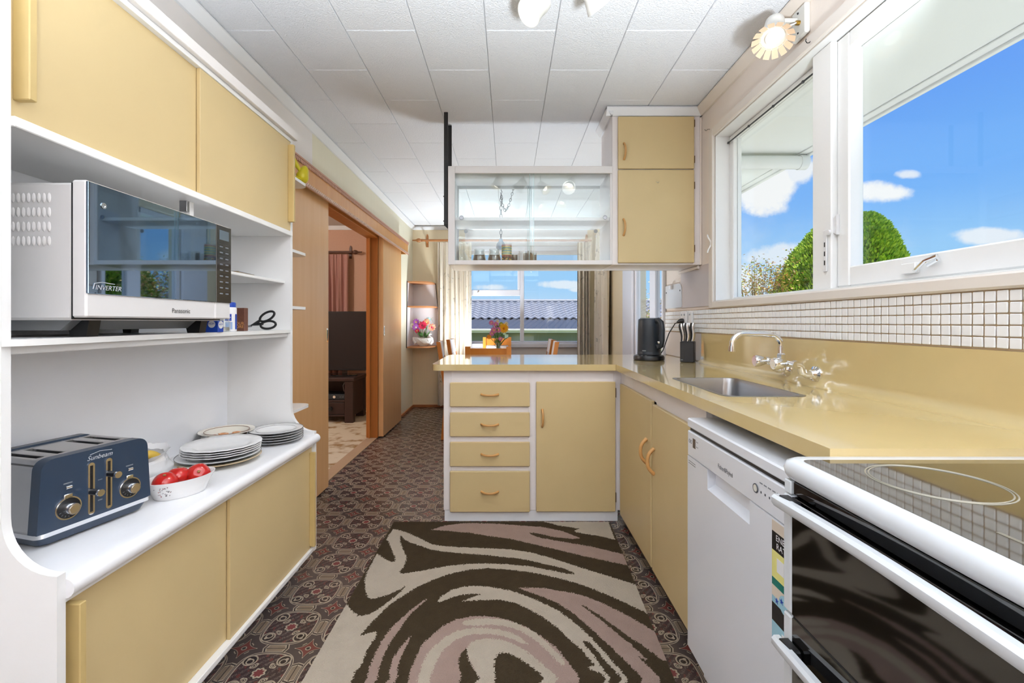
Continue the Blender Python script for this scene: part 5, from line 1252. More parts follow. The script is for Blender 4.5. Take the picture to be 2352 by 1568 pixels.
for j in range(ny):
    for i in range(nx):
        a = j * (nx + 1) + i; cx = (rg.v[a][0] + rg.v[a + 1][0]) / 2 + random.uniform(-.0035, .0035); cy = (rg.v[a][1] + rg.v[a + nx + 1][1]) / 2 + random.uniform(-.0035, .0035)
        if cy < 1.478: cy = 2.956 - cy
        c = 0
        for col_, q, xa, xb, ya, yb in FP:
            if xa <= cx <= xb and ya <= cy <= yb and inpoly(cx, cy, q): c = col_
        rg.f.append([a, a + 1, a + nx + 2, a + nx + 1]); rg.mi.append(c)
RB = mat('rug brown pile', S(78, 66, 50), 1.0, var=.2, vscale=25, bump=.8, bscale=420, spec=.1); RC = mat('rug cream pile', S(204, 192, 176), 1.0, var=.1, vscale=20, bump=.8, bscale=420, spec=.1); RP = mat('rug pink pile', S(182, 158, 148), 1.0, var=.1, vscale=20, bump=.8, bscale=420, spec=.1)
rg.build('rug', [RB, RC, RP], None, label='brown, cream and dusky pink swirl patterned kitchen rug', cat='rug', flip=False, sharp=None)
# ================================================================== DINING ROOM
HON = mat('honey chair timber', S(206, 132, 52), .35, stretch=(6, 6, 1), vscale=4, col2=S(184, 106, 36)); UPH = mat('pale upholstery', S(206, 198, 194), .9, bump=.3, bscale=300); SLIP = mat('white slip cover', S(236, 234, 234), .85)
def make_chair(cover):
    t = thing('dining_chair', '', 'chair', (0, 0, 0), 0, None)
    for s in (-1, 1):
        MB().box(s * .165 - .018, s * .165 + .018, .17, .205, 0, .44, .004).build('leg', HON, t)
        mb = MB(); n = 8
        for k in range(n):
            z0_, z1_ = .97 * k / n, .97 * (k + 1) / n
            f = lambda z_: -.185 - max(0, z_ - .45) * .16 - max(0, .45 - z_) * .08
            vs = [(s * .165 + dx_, f(z_) + dy_, z_) for z_ in (z0_, z1_) for dx_, dy_ in ((-.020, -.02), (.020, -.02), (.020, .02), (-.020, .02))]
            mb.add(vs, [(0, 1, 5, 4), (1, 2, 6, 5), (2, 3, 7, 6), (3, 0, 4, 7)] + ([(0, 1, 2, 3)] if k == 0 else []) + ([(4, 5, 6, 7)] if k == n - 1 else []))
        mb.build('back_post', HON, t)
    MB().box(-.150, .150, .178, .198, .36, .42, .003).build('apron', HON, t)
    for s in (-1, 1): MB().box(s * .165 - .01, s * .165 + .01, -.17, .17, .36, .42, .003).build('apron', HON, t)
    sp_ = MB().box(-.19, .19, -.19, .21, .42, .475, .018); sp_.build('seat', UPH, t)
    f = lambda z_: -.185 - (z_ - .45) * .16
    def slab(z0_, z1_, th, nm, m, x=.147, off=0.0):
        MB().add([(sx_ * x, f(z_) + off + dy_, z_) for z_ in (z0_, z1_) for sx_, dy_ in ((-1, -th), (1, -th), (1, th), (-1, th))], [(0, 1, 2, 3), (4, 5, 6, 7), (0, 1, 5, 4), (1, 2, 6, 5), (2, 3, 7, 6), (3, 0, 4, 7)]).build(nm, m, t)
    slab(.865, .955, .012, 'top_rail', HON); slab(.58, .855, .014, 'back_pad', UPH); slab(.50, .54, .012, 'lower_rail', HON)
    if cover: slab(.82, .966, .0155, 'slip_cover', SLIP, x=.142, off=.005)
    return t
TC = (-.155, 4.80)
ch = make_chair(False); chs = make_chair(True)
ch.location = (TC[0] - .008, 3.93, 0); ch['label'] = 'honey timber dining chair backing onto the peninsula bench'
copy_tree(ch, loc=(TC[0] + .005, 5.72, 0), rz=PI, label='honey timber dining chair in front of the dining window')
chs.location = (-.445, 4.72, 0); chs.rotation_euler = (0, 0, -PI / 2 + .08); chs['label'] = 'slip-covered dining chair on the corner shelf side, next to the peninsula'
copy_tree(chs, loc=(-.41, 5.30, 0), rz=-PI / 2 - .03, label='slip-covered dining chair on the corner shelf side, next to the window')
copy_tree(chs, loc=(.225, 4.72, 0), rz=PI / 2 - .05, label='slip-covered dining chair on the side window side, next to the peninsula')
copy_tree(chs, loc=(.235, 5.30, 0), rz=PI / 2, label='slip-covered dining chair on the side window side, next to the back window')
dt = thing('dining_table', 'oval honey timber dining table between the chairs', 'table', (TC[0], TC[1], 0))
tp_ = []
for k in range(48):
    a = 2 * PI * k / 48; e_ = 2 / 2.8
    tp_.append((TC[0] + .43 * abs(math.cos(a)) ** e_ * (1 if math.cos(a) >= 0 else -1), TC[1] + .80 * abs(math.sin(a)) ** e_ * (1 if math.sin(a) >= 0 else -1)))
MB().prism(tp_, 'z', .735, .762).build('table_top', mat('table top timber', S(214, 160, 100), .3, coat=.3, var=.06), dt, sharp=40)
for sx_ in (-1, 1):
    for sy_ in (-1, 1): MB().box(TC[0] + sx_ * .27 - .025, TC[0] + sx_ * .27 + .025, TC[1] + sy_ * .55 - .025, TC[1] + sy_ * .55 + .025, 0, .735, .005).build('leg', HON, dt)
# ---- vase with garden flowers
va = thing('flower_vase', 'clear glass vase of pink and yellow garden flowers on the table', 'vase', (-.115, 5.15, .7625))
MB().lathe([(.0, .002), (.045, 0), (.058, .02), (.050, .07), (.028, .14), (.034, .175), (.031, .175), (.025, .14), (.046, .07), (.053, .02), (.0, .008)], n=28, close=False).build('vase_glass', CLEAR, va, local=True, sharp=60)
GRN = mat('stem green', S(70, 120, 48), .6, var=.3, vscale=30)
random.seed(9)
def flower(par, c, r, m, m2, npet=14, cup=.4, rings=2):
    mb = MB(); c = Vector(c)
    for ring in range(rings):
        for k in range(npet):
            a = 2 * PI * k / npet + ring * .2; rr = r * (1 - .3 * ring)
            d = Vector((math.cos(a), -.12 - cup * .5 * ring, math.sin(a) + .1)); s_ = d.cross(Vector((0, -1, 0))).normalized() * (rr * 2.2 / npet * 1.3)
            p = c + Vector((0, -.003 * ring, 0)); mb.add([p, p + d * rr * .6 + s_, p + d * rr, p + d * rr * .6 - s_], [(0, 1, 2, 3)])
    f = mb.build('bloom', m, par, local=True, sharp=None, flip=False)
    MB().ell(tuple(c + Vector((0, -.006, .004))), r * .28, 8, 6).build('flower_centre', m2, f, local=True)
    return f
PK = mat('pink petals', S(214, 130, 176), .6); YP = mat('yellow petals', S(246, 184, 24), .6); YC2 = mat('orange centre', S(214, 130, 20), .7); PC = mat('pale yellow centre', S(232, 200, 110), .7); OP = mat('orange petals', S(238, 160, 40), .6); WP = mat('cream petals', S(226, 222, 200), .6)
fl = [(-.078, .0, .395, .033, PK, PC), (-.028, 0, .375, .036, PK, PC), (.062, -.01, .330, .062, YP, YC2), (-.050, -.01, .310, .042, PK, PC), (.0, -.02, .315, .036, PK, PC), (-.072, -.01, .275, .034, PK, PC), (-.105, 0, .235, .032, OP, YC2), (.025, -.03, .215, .028, PK, PC), (.030, .02, .378, .030, mat('lime petals', S(170, 184, 60), .6), PC), (.09, .01, .385, .028, WP, PC), (-.01, .02, .41, .024, WP, PC)]
for (x, y, z_, r, m, m2) in fl:
    flower(va, (x, y, z_), r, m, m2, 16, .5, 3)
    MB().tube([(x * .1, y * .1, .03), (x * .2, y * .3, .15), (x * .85, y, z_ - .01)], .0028, 6).build('stem', GRN, va, local=True)
lv = MB()
for k in range(46):
    a = random.uniform(0, 2 * PI); z_ = random.uniform(.12, .34); rr = random.uniform(.01, .035 + .1 * max(0, z_ - .15)); l = random.uniform(.03, .075)
    b_ = Vector((rr * math.cos(a), rr * .5 * math.sin(a), z_)); d = Vector((math.cos(a) * .6, math.sin(a) * .4, .9)).normalized() * l; s_ = Vector((-math.sin(a), math.cos(a) * .3, .1)) * .008
    lv.add([b_, b_ + d * .5 + s_, b_ + d, b_ + d * .5 - s_], [(0, 1, 2, 3)])
lv.tube([(.03, 0, .16), (.07, 0, .21), (.115, 0, .235)], [.004, .006, .002], 6)
lv.build('leaves', GRN, va, local=True, sharp=None, flip=False)
# ---- corner shelf with swan planter
cs_ = thing('corner_shelf', 'white two-sided corner shelf unit with timber shelves', 'shelf', (-1.15, 6.08, .83))
LAM = mat('white laminate panel', S(228, 228, 234), .4); EDG = mat('dark edging', S(60, 56, 52), .5); SHW = mat('shelf timber', S(190, 130, 84), .45)
zb, zt = .832, 1.700
MB().prism([(5.86, zb), (YB - .001, zb), (YB - .001, zt), (5.90, zt)], 'x', XL, XL + .012).build('wall_panel', LAM, cs_)
MB().prism([(XL + .012, zb), (-.985, zb), (-.965, zb + .43), (-1.005, zt), (XL + .012, zt)], 'y', YB - .012, YB - .001).build('wall_panel', LAM, cs_)
MB().tube([(XL + .006, 5.858, zb), (XL + .006, 5.898, zt)], .006, 6).build('edging', EDG, cs_); MB().tube([(-.963, YB - .007, zb + .43), (-1.003, YB - .007, zt)], .006, 6).build('edging', EDG, cs_)
for z_, a, b in ((zb, 5.86, -.985), (1.360, 5.885, -.965), (zt - .018, 5.90, -1.005)):
    q = [(XL + .012, a), (XL + .012, YB - .012), (b, YB - .012), (b, YB - .06)]
    for k in range(1, 8): f = k / 8; q.append((b * (1 - f) + (XL + .012) * f + .10 * math.sin(PI * f), (YB - .06) * (1 - f) + a * f - .10 * math.sin(PI * f)))
    MB().prism(q, 'z', z_, z_ + .018).build('shelf', SHW, cs_, sharp=30)
swn = thing('swan_planter', 'white ceramic swan planter of silk flowers on the corner shelf', 'planter', (-1.130, 6.04, zb + .0185))
SWC = mat('bisque white', S(240, 238, 236), .35)
mb = MB(); sec = []
for j in range(11):
    q = j / 10; zz = .10 * q; w = .085 * (.55 + .6 * math.sin(min(q * 1.3, 1) * PI / 2)); d_ = .055 * (.6 + .5 * math.sin(min(q * 1.3, 1) * PI / 2))
    sec.append([(w * math.cos(2 * PI * k / 24) + .02 * q * (1 if math.cos(2 * PI * k / 24) > 0 else -1.6), d_ * math.sin(2 * PI * k / 24) * (1 + .03 * math.sin(12 * 2 * PI * k / 24)), zz + .018 * q * (-math.cos(2 * PI * k / 24)) * (1 if math.cos(2 * PI * k / 24) < 0 else -.4)) for k in range(24)])
loft(sec).build('body', SWC, swn, local=True, sharp=60)
for k in range(6):
    y = -.062 + .002 * k
    MB().tube([(-.07 + k * .022, y + .004, .108 - .004 * k), (-.03 + k * .02, y - .004, .075), (.02 + k * .014, y - .001, .035)], [.006, .009, .005], 8).build('wing_feather', SWC, swn, local=True, sharp=60)
MB().tube([(.085, 0, .03), (.115, 0, .06), (.112, 0, .10), (.080, 0, .125), (.075, 0, .150), (.095, 0, .165), (.110, -.005, .155)], [.026, .024, .018, .014, .013, .015, .006], 12).build('neck', SWC, swn, local=True, sharp=60)
MB().tube([(-.09, 0, .045), (-.125, 0, .08), (-.140, 0, .115)], [.035, .025, .006], 10).build('tail', SWC, swn, local=True, sharp=60)
PU = mat('violet petals', S(190, 110, 206), .6); RD = mat('crimson petals', S(214, 40, 84), .6); CO = mat('coral petals', S(244, 170, 140), .6); BLP = mat('pale blue petals', S(180, 214, 220), .6)
for (x, y, z_, r, m, m2) in ((-.095, 0, .315, .05, PU, PC), (-.095, -.01, .245, .058, PU, WP), (-.005, -.03, .27, .062, RD, mat('dark centre', S(130, 10, 40), .7)), (.045, -.01, .315, .05, CO, PC), (.065, 0, .345, .04, BLP, PC), (.115, 0, .245, .055, CO, RD), (-.08, -.02, .20, .035, RD, PC), (-.14, 0, .27, .04, WP, PC)):
    flower(swn, (x, y, z_), r, m, m2, 9, .5, 3)
    MB().tube([(x * .1, 0, .06), (x * .5, y, .14), (x, y, z_)], .003, 6).build('stem', GRN, swn, local=True)
lv = MB()
for k in range(26):
    a = random.uniform(0, 2 * PI); l = random.uniform(.06, .12); b_ = Vector((.04 * math.cos(a), .02 * math.sin(a), .11)); d = Vector((math.cos(a) * .5, math.sin(a) * .3 - .2, .9)).normalized() * l; s_ = Vector((-math.sin(a), .2, .1)) * .010
    lv.add([b_, b_ + d * .5 + s_, b_ + d, b_ + d * .5 - s_], [(0, 1, 2, 3)])
for k in range(3): lv.tube([(.03, 0, .2), (.05 + .02 * k, 0, .34 + .02 * k), (.13, 0, .375 - .03 * k)], .0015, 5)
lv.build('leaves', GRN, swn, local=True, sharp=None, flip=False)

# ---- curtains
CUR = bpy.data.materials.new('floral curtain cloth'); CUR.use_nodes = True
t = CUR.node_tree; p = t.nodes['Principled BSDF']; c_ = t.nodes.new('ShaderNodeTexCoord')
n_ = t.nodes.new('ShaderNodeTexNoise'); n_.inputs['Scale'].default_value = 9; n_.inputs['Detail'].default_value = 7; n_.inputs['Roughness'].default_value = .65; n_.inputs['Distortion'].default_value = 1.2; t.links.new(c_.outputs['Object'], n_.inputs['Vector'])
n2_ = t.nodes.new('ShaderNodeTexNoise'); n2_.inputs['Scale'].default_value = 4; n2_.inputs['Detail'].default_value = 3; t.links.new(c_.outputs['Object'], n2_.inputs['Vector'])
f_ = E(t, n_.outputs['Fac']).smooth(.56, .64) * E(t, n2_.outputs['Fac']).smooth(.40, .60)
cc = mixc(t, f_ * .75, S(228, 218, 202), S(140, 134, 128)); g_ = E(t, n_.outputs['Fac']).smooth(.70, .76); cc = mixc(t, g_ * .8, cc, S(190, 150, 100))
t.links.new(cc, p.inputs['Base Color']); p.inputs['Roughness'].default_value = .9
def curtain(name, lab, x0, x1, y, z0_, z1_, folds, m, amp=.032, along='x', pinch=1.0, cat='curtain', hemmed=True):
    t_ = thing(name, lab, cat, ((x0 + x1) / 2 if along == 'x' else y, y if along == 'x' else (x0 + x1) / 2, z0_))
    def fn(u, v):
        w = pinch + (1 - pinch) * (1 - v) if pinch < 1 else 1.0
        xx = x0 + (x1 - x0) * u; xx = (x0 + x1) / 2 + (xx - (x0 + x1) / 2) * (pinch + (1 - pinch) * min(1, (1 - v) * 1.6))
        a = u * folds * 2 * PI + .6 * math.sin(3 * u * PI) + .4 * math.sin(v * 3 + u * 7)
        yy = y + amp * (.45 + .55 * min(1, (1 - v) * 5)) * math.sin(a) + .008 * math.sin(2.3 * a + v * 4)
        zz = z0_ + (z1_ - z0_) * v
        return (xx, yy, zz) if along == 'x' else (yy, xx, zz)
    mb = MB().grid(fn, folds * 14, 30); mb.build('cloth', m, t_, sharp=None, flip=False)
    return t_
curtain('curtain', 'floral cream curtain hanging beside the corner shelf', -.955, -.50, YB - .115, .04, 2.245, 7, CUR)
curtain('curtain', 'floral cream curtain in the corner by the side window', .93, 1.105, YB - .115, .04, 2.245, 4, CUR)
curtain('curtain', 'floral cream curtain on the side window wall', 5.22, 5.80, XR - .07, .04, 2.28, 7, CUR, along='y')
def rod(name, lab, x0, x1, y, z_, m, fin_l=True, fin_r=True):
    t_ = thing(name, lab, 'curtain rod', ((x0 + x1) / 2, y, z_))
    MB().tube([(x0, y, z_), (x1, y, z_)], .016, 12).build('pole', m, t_, sharp=60)
    for on_, xe, s in ((fin_l, x0, -1), (fin_r, x1, 1)):
        if on_: MB().lathe([(.012, 0), (.022, .004), (.016, .012), (.030, .04), (.026, .062), (.012, .085), (.008, .12), (.010, .132), (.0, .134)], n=14).xf(Matrix.Translation((xe, y, z_)) @ Matrix.Rotation(s * PI / 2, 4, 'Y')).build('finial', m, t_, sharp=60)
        xb = xe - s * .05
        MB().prism([(xb - .016, z_ - .075), (xb + .016, z_ - .075), (xb + .016, z_ + .075), (xb + .007, z_ + .10), (xb - .007, z_ + .10), (xb - .016, z_ + .06)], 'y', YB - .014, YB - .001).build('bracket_plate', m, t_)
        MB().tube([(xb, YB - .014, z_ - .01), (xb, y, z_ - .012)], .010, 8).build('bracket_arm', m, t_)
    return t_
rod('curtain_rod', 'turned timber curtain rod over the dining window', -1.165, 1.12, YB - .115, 2.272, RAIL, True, False)
MB().box(XR - .05, XR - .03, 4.75, 6.0, 2.285, 2.31, .003).build('curtain_track', WN, None, label='white curtain track along the side window wall', cat='curtain track')

# ---- pendant with swagged chain
pn = thing('pendant_light', 'small dark pendant light with swagged ceiling chain over the table', 'pendant light', (-.02, 4.0, 1.9))
IRN = mat('dark iron', S(70, 74, 78), .45, .6)
MB().lathe([(.0, -.055), (.012, -.05), (.022, -.035), (.046, -.012), (.05, 0), (.0, 0)], (.045, 4.35, H - .008), 20).build('ceiling_rose', IRN, pn, sharp=50)
def chain(pts, step=.036):
    mb = MB(); P = [Vector(p) for p in pts]; k = 0; d = 0.0; seg = 0; pos = P[0].copy()
    while seg < len(P) - 1:
        v = P[seg + 1] - P[seg]; L_ = v.length
        while d + step <= L_:
            a = P[seg] + v.normalized() * d; b = a + v.normalized() * step * 1.25; mid = (a + b) / 2; ax = v.normalized()
            s1 = ax.cross(Vector((0, 1, 0)) if k % 2 else Vector((1, .3, 0))).normalized()
            mb.tube([mid + ax * (step * .62) * math.cos(q) + s1 * .010 * math.sin(q) for q in [2 * PI * i / 10 for i in range(11)]], .0026, 5, False); d += step; k += 1
        d = 0.0; seg += 1
    return mb
chain([(.045, 4.35, H - .06), (.030, 4.30, 2.36), (.0, 4.22, 2.24), (-.03, 4.13, 2.17), (-.055, 4.03, 2.21), (-.065, 4.0, 2.30)]).build('chain', IRN, pn)
MB().tube([(-.065, 4.0, H - .008), (-.065, 4.0, 2.33), (-.058, 4.0, 2.31), (-.065, 4.0, 2.295), (-.072, 4.0, 2.305)], .003, 6).build('swag_hook', IRN, pn)
chain([(-.065, 4.0, 2.30), (-.067, 4.0, 1.90)]).build('chain', IRN, pn)
MB().lathe([(.0, -.10), (.03, -.098), (.042, -.08), (.04, -.05), (.018, -.02), (.012, 0), (.0, 0)], (-.067, 4.0, 1.90), 18).build('lamp_holder', mat('blue grey shade', S(120, 140, 166), .4), pn, sharp=50)

# ================================================================== LIVING ROOM
PKC = mat('dusty pink curtain cloth', S(180, 134, 124), .85)
curtain('curtain', 'dusty pink pleated curtain in the living room', -2.85, -2.17, YB - .10, .05, 2.085, 8, PKC, amp=.03)
rod('curtain_rod', 'dark timber curtain rod in the living room', -4.2, -2.12, YB - .10, 2.115, mat('dark walnut', S(88, 52, 34), .45), False, True)
DKW = mat('dark mahogany', S(58, 36, 32), .4, stretch=(2, 8, 8), vscale=5, col2=S(42, 26, 24))
tu = thing('tv_cabinet', 'dark mahogany television cabinet with drawers in the living room', 'cabinet', (-2.5, 5.49, 0))
ux0, ux1, uy0, uy1, uz = -3.2, -1.795, 5.25, 5.72, .525
B('top', DKW, tu, ux0 - .02, ux1 + .02, uy0 - .02, uy1 + .02, uz - .04, uz, .006)
for x in (ux0, ux1 - .10):
    for y in (uy0, uy1 - .08): B('leg', DKW, tu, x, x + .10, y, y + .08, 0, uz - .04, .005)
B('side_panel', DKW, tu, ux1 - .03, ux1 - .008, uy0 + .08, uy1 - .08, .08, uz - .04, .002); B('back_panel', DKW, tu, ux0 + .1, ux1 - .1, uy1 - .02, uy1, .08, uz - .04, 0)
B('shelf', DKW, tu, ux0 + .1, ux1 - .1, uy0 + .01, uy1 - .02, .245, .265, .002); B('base_board', DKW, tu, ux0 + .1, ux1 - .1, uy0 + .01, uy1 - .02, .075, .095, .002)
for x in (ux0 + .1, (ux0 + ux1) / 2 + .005):
    d = B('drawer', DKW, tu, x + .004, x + .595, uy0 + .012, uy0 + .03, .10, .24, .004)
    MB().lathe([(.010, 0), (.012, .012), (.026, .02), (.022, .034), (.0, .038)], n=16).xf(Matrix.Translation((x + .44, uy0 + .012, .17)) @ Matrix.Rotation(PI / 2, 4, 'X')).build('knob', BLKS, d, sharp=50)
stb = thing('set_top_box', 'black set-top box on the television cabinet shelf', 'set-top box', (-2.15, 5.42, .2655))
B('case', mat('box grey', S(44, 50, 54), .4), stb, -2.42, -1.905, 5.30, 5.55, .266, .325, .004)
MB().cyl((-2.03, 5.30, .296), (-2.03, 5.296, .296), .016, 18).build('dial', CHROME, stb)
for k in range(2): B('led_strip', KEY, stb, -1.97 + k * .03, -1.95 + k * .03, 5.2990, 5.2998, .292, .298, 0)
MB().tube([(-1.99, 5.50, .33), (-2.0, 5.50, .40), (-1.975, 5.50, .455), (-1.93, 5.5, .465)], .004, 6).build('loose_cable', PWH, None, label='pale looped cable above the set-top box', cat='cable')
tvt = thing('television', 'large black flat television on the mahogany cabinet', 'television', (-2.35, 5.5, uz))
MB().box(-2.98, -1.690, 5.485, 5.52, .585, 1.297, .005).build('bezel', BLKS, tvt)
B('screen', mat('tv screen', S(30, 31, 34), .25, spec=.5), tvt, -2.97, -1.700, 5.4835, 5.4855, .605, 1.288, 0)
MB().prism([(-2.62 + .30 * math.cos(q), 5.47 + .11 * math.sin(q)) for q in [2 * PI * i / 32 for i in range(32)]], 'z', uz + .001, uz + .016).build('stand_foot', mat('gloss black', S(12, 13, 15), .1, coat=.5), tvt)
MB().prism([(-1.98 + .16 * math.cos(q), 5.47 + .10 * math.sin(q)) for q in [2 * PI * i / 32 for i in range(32)]], 'z', uz + .001, uz + .016).build('stand_foot', MATS['gloss black'], tvt)
for x in (-2.62, -1.98): B('stand_neck', MATS['gloss black'], tvt, x - .03, x + .03, 5.49, 5.515, uz + .016, .59, .003)
L = bpy.data.lights.new('living_fill', 'POINT'); L.energy = LIV_W; L.shadow_soft_size = .15; L.color = (1, .93, .85)
pl_ = thing('ceiling_fill_lamp', 'unseen round opal lamp added to light the living room', 'ceiling light', (-3.2, 3.9, H - .14))  # unseen lamp, added to give the living room light
MB().lathe([(.0, .0), (.08, .006), (.13, .035), (.15, .08), (.14, .115), (.05, .13), (.05, .137), (.0, .137)], n=28).build('opal_globe', mat('opal glass', S(250, 246, 238), .3, emit=(1, .95, .88), estr=1.5), pl_, local=True, sharp=60)
lo = bpy.data.objects.new('living_fill', L); COL.objects.link(lo); lo.parent = pl_; lo.location = (0, 0, -.2)

# ================================================================== OUTSIDE
GZ0 = -.7
MB().box(-45, 60, YB + .11, 70, GZ0 - .1, GZ0).build('lawn', mat('lawn green', S(120, 134, 88), .95, var=.4, vscale=2, bump=.6, bscale=20), None, label='open green lawn around the neighbouring house', cat='lawn', kind='stuff', sharp=None)
MB().box(1.32, 5.0, -12, YB + .105, GZ0 - .1, GZ0).build('bounce_patio', mat('pale concrete', S(196, 194, 188), .85, var=.06, vscale=3), None, label='unseen pale patio added to bounce sunlight onto the eave', cat='patio', sharp=None)  # unseen pale ground, added to throw sunlight up at the soffit
MB().box(5.0, 60, -30, YB + .105, GZ0 - .1, GZ0).build('side_lawn', MATS['lawn green'], None, label='open green lawn beside the added patio', cat='lawn', kind='stuff', sharp=None)
# neighbouring house
nh = thing('neighbour_house', 'neighbouring house with grey tiled roof beyond the dining window', 'house', (1.5, 16.5, GZ0))
RT = mat('grey roof tile', S(140, 142, 150), .5, var=.12, vscale=3); IRON = mat('dark corrugated iron', S(72, 74, 80), .45, var=.15, vscale=5, stretch=(.4, .4, .4)); CRM = mat('cream trim', S(238, 234, 218), .5); OLV = mat('olive weatherboard', S(150, 152, 128), .6)
ry0, rz0, ry1, rz1 = 16.0, 1.30, 18.3, 1.985
ncr = 8; dy_ = (ry1 - ry0) / ncr; dz_ = (rz1 - rz0) / ncr
wv = [0, .018, .034, .04, .034, .016, 0, -.012, -.016, -.01, 0]
tw = .27; tile = None
rd = MB(); rd.add([(-4.2, ry0, rz0 - .03), (6.9, ry0, rz0 - .03), (6.9, ry1, rz1 - .03), (-4.2, ry1, rz1 - .03)], [(0, 1, 2, 3)]); rd.build('roof_deck', IRON, nh, sharp=None, flip=False)
for r in range(ncr):
    for c in range(36):
        if tile is None:
            mb = MB(); n = len(wv)
            vs = [(tw * i / (n - 1), 0, wv[i] + .03) for i in range(n)] + [(tw * i / (n - 1), dy_ * 1.06, dz_ * 1.06 + wv[i]) for i in range(n)] + [(tw * i / (n - 1), 0.0, wv[i] - .012) for i in range(n)]
            mb.add(vs, [(i, i + 1, n + i + 1, n + i) for i in range(n - 1)] + [(2 * n + i, 2 * n + i + 1, i + 1, i) for i in range(n - 1)])
            tile = mb.build('roof_tile', RT, nh, local=True, sharp=50, flip=False); o = tile
        else: o = tile.copy(); COL.objects.link(o)
        o.location = Vector((-3.2 + c * tw + (r % 2) * .0, ry0 + r * dy_, rz0 + r * dz_)) - Vector(nh.location)
rc = MB()
for k in range(34): rc.cyl((-3.2 + k * .29, ry1, rz1 + .03), (-3.2 + k * .29 + .30, ry1, rz1 + .03), .085, 8, .075)
rc.build('ridge_capping', RT, nh, sharp=50)
MB().add([(-4.2, ry1, rz1 - .03), (6.9, ry1, rz1 - .03), (6.9, ry1 + 3, rz0 - .3), (-4.2, ry1 + 3, rz0 - .3)], [(0, 1, 2, 3)]).build('rear_roof', IRON, nh, sharp=None, flip=False)
MB().box(-3.4, 6.6, 16.1, 20.5, GZ0, 1.27, 0).build('house_body', OLV, nh, sharp=None)
ci = MB(); nn_ = 260
for k in range(nn_ + 1):
    x = -6 + 12.5 * k / nn_; s_ = .02 * math.sin(k * PI / 2.0)
    ci.v += [(x + .55, 15.99, 1.275 + s_), (x, 14.0, .955 + s_)]
ci.f = [[2 * k, 2 * k + 1, 2 * k + 3, 2 * k + 2] for k in range(nn_)]; ci.mi = [0] * nn_
ci.build('lean_to_roof', IRON, nh, sharp=None, flip=False)
B('gutter', CRM, nh, -6, 6.5, 13.9, 14.02, .905, .965, .01); B('fascia', CRM, nh, -6, 6.5, 13.97, 14.02, .845, .90, .005); B('fascia_corner', CRM, nh, -1.9, -1.15, 13.86, 13.9, .84, .97, .006)
dpn = MB().tube([(-.16, 13.93, .90), (-.16, 13.95, .84), (-.06, 14.2, .76), (-.06, 14.24, GZ0)], .045, 10); dpn.build('downpipe', CRM, nh)
B('rain_head', CRM, nh, -.12, -.005, 14.12, 14.22, .60, .80, .01)
B('lean_to_wall', OLV, nh, -6, 6.5, 14.32, 14.4, GZ0, .90, 0)
for k in range(7): MB().prism([(14.30, .80 - k * .16), (14.32, .80 - k * .16), (14.32, .96 - k * .16), (14.315, .96 - k * .16)], 'x', -6, 6.5).build('weatherboard', OLV, nh, sharp=None)
# trees
random.seed(21)
def conifer(lab, base, h, r, n, col, seed):
    random.seed(seed); t_ = thing('conifer', lab, 'tree', base)
    MB().tube([(0, 0, 0), (0, 0, h * .5)], [.14, .08], 8).build('trunk', mat('bark', S(90, 74, 60), .9), t_, local=True)
    def rad(q): return r * (math.sin(min(1, q * 2.2) * PI / 2) ** .7) * (1 - max(0, q - .40) / .60) ** .55
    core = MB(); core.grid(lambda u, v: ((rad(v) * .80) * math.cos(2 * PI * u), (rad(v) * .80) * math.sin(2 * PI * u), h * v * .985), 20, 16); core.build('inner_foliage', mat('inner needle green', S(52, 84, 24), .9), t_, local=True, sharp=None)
    mb = MB()
    for k in range(n):
        q = random.random() ** .85; a = random.random() * 2 * PI; rr = rad(q) * (.84 + .20 * random.random()) * (1 + .16 * pnoise(Vector((math.cos(a) * 2.5, math.sin(a) * 2.5, q * 7 + seed))) + .12 * pnoise(Vector((math.cos(a) * 7, math.sin(a) * 7, q * 20 + seed))))
        p = Vector((rr * math.cos(a), rr * math.sin(a), h * q)); out = Vector((math.cos(a), math.sin(a), .9 + random.uniform(-.4, .5))).normalized()
        l = h * random.uniform(.009, .024); s_ = out.cross(Vector((random.uniform(-1, 1), random.uniform(-1, 1), random.uniform(-.3, .3)))).normalized() * l * .22
        mb.cur = 0 if random.random() < .55 else 1
        mb.add([p - s_ * .6, p + out * l * .5 - s_, p + out * l, p + out * l * .5 + s_, p + s_ * .6], [(0, 1, 2, 3, 4)])
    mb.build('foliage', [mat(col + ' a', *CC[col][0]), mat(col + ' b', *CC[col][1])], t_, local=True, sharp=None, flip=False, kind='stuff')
    return t_
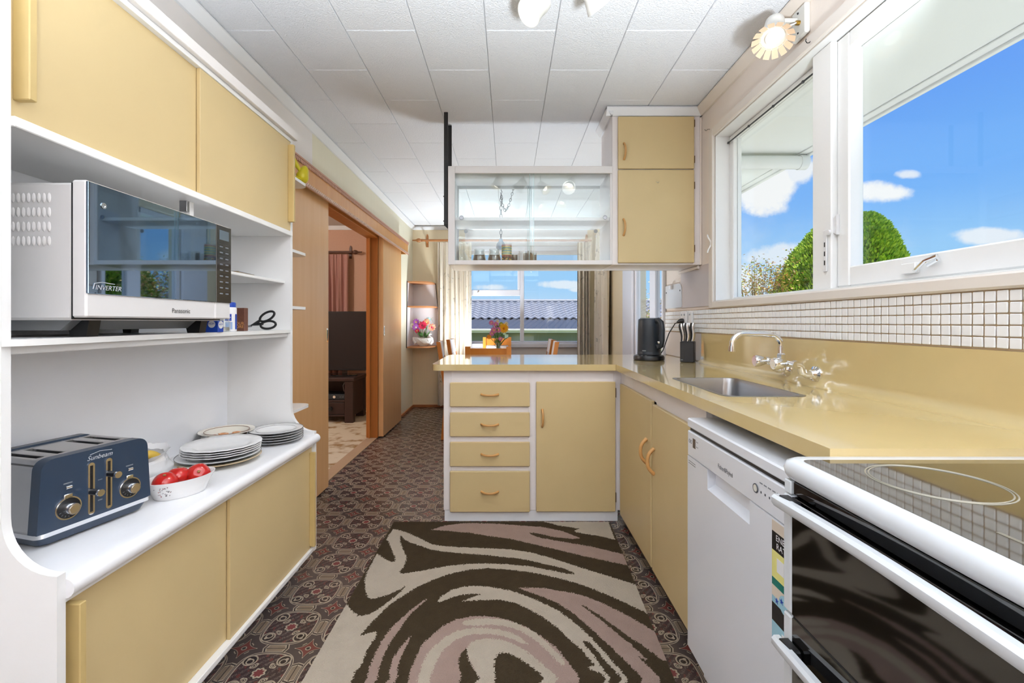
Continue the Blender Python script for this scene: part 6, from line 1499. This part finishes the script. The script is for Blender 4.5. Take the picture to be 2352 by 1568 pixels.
CC = {'bright green': ((S(186, 210, 64), .7), (S(128, 170, 44), .7)), 'deep green': ((S(92, 138, 40), .7), (S(60, 100, 30), .7))}
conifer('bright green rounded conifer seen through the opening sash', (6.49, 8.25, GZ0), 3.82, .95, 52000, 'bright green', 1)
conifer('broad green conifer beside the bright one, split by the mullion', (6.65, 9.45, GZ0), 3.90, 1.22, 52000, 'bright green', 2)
def shrub(lab, base, h, spread, nb, seed, leafy=60):
    random.seed(seed); t_ = thing('autumn_shrub', lab, 'shrub', base); br = MB(); lf = MB()
    for k in range(nb):
        a = random.random() * 2 * PI; tip = Vector((spread * random.uniform(.2, 1) * math.cos(a), spread * random.uniform(.2, 1) * math.sin(a), h * random.uniform(.6, 1)))
        P = [Vector((0, 0, 0)), Vector((tip.x * .25, tip.y * .25, tip.z * .4)), Vector((tip.x * .65, tip.y * .65, tip.z * .75)), tip]
        br.tube(P, [.022, .013, .007, .003], 5)
        for j in range(leafy):
            q = random.uniform(.3, 1) * 2.999; i = int(q); p = P[i].lerp(P[i + 1], q - i) + Vector((random.gauss(0, .10), random.gauss(0, .10), random.gauss(0, .07)))
            d = Vector((random.uniform(-1, 1), random.uniform(-1, 1), random.uniform(-.6, .6))).normalized() * .055; s_ = d.cross(Vector((random.uniform(-1, 1), .3, 1))).normalized() * .020
            lf.cur = random.choice((0, 0, 1, 2)); lf.add([p, p + d * .5 + s_, p + d, p + d * .5 - s_], [(0, 1, 2, 3)])
    br.build('branches', mat('twig brown', S(110, 88, 66), .9), t_, local=True)
    lf.build('foliage', [mat('olive leaf', S(186, 190, 96), .7), mat('amber leaf', S(230, 186, 104), .7), mat('russet leaf', S(216, 162, 110), .7)], t_, local=True, sharp=None, flip=False, kind='stuff')
shrub('loose autumn shrub with amber leaves beside the broad conifer', (5.35, 9.9, GZ0), 3.25, 1.25, 85, 31, 170)
shrub('thin autumn shrub with amber leaves seen past the kettle', (3.3, 9.9, GZ0), 2.75, .8, 30, 33, 130)
bpy.data.objects.remove(_fo)
print('objects', len(bpy.data.objects))
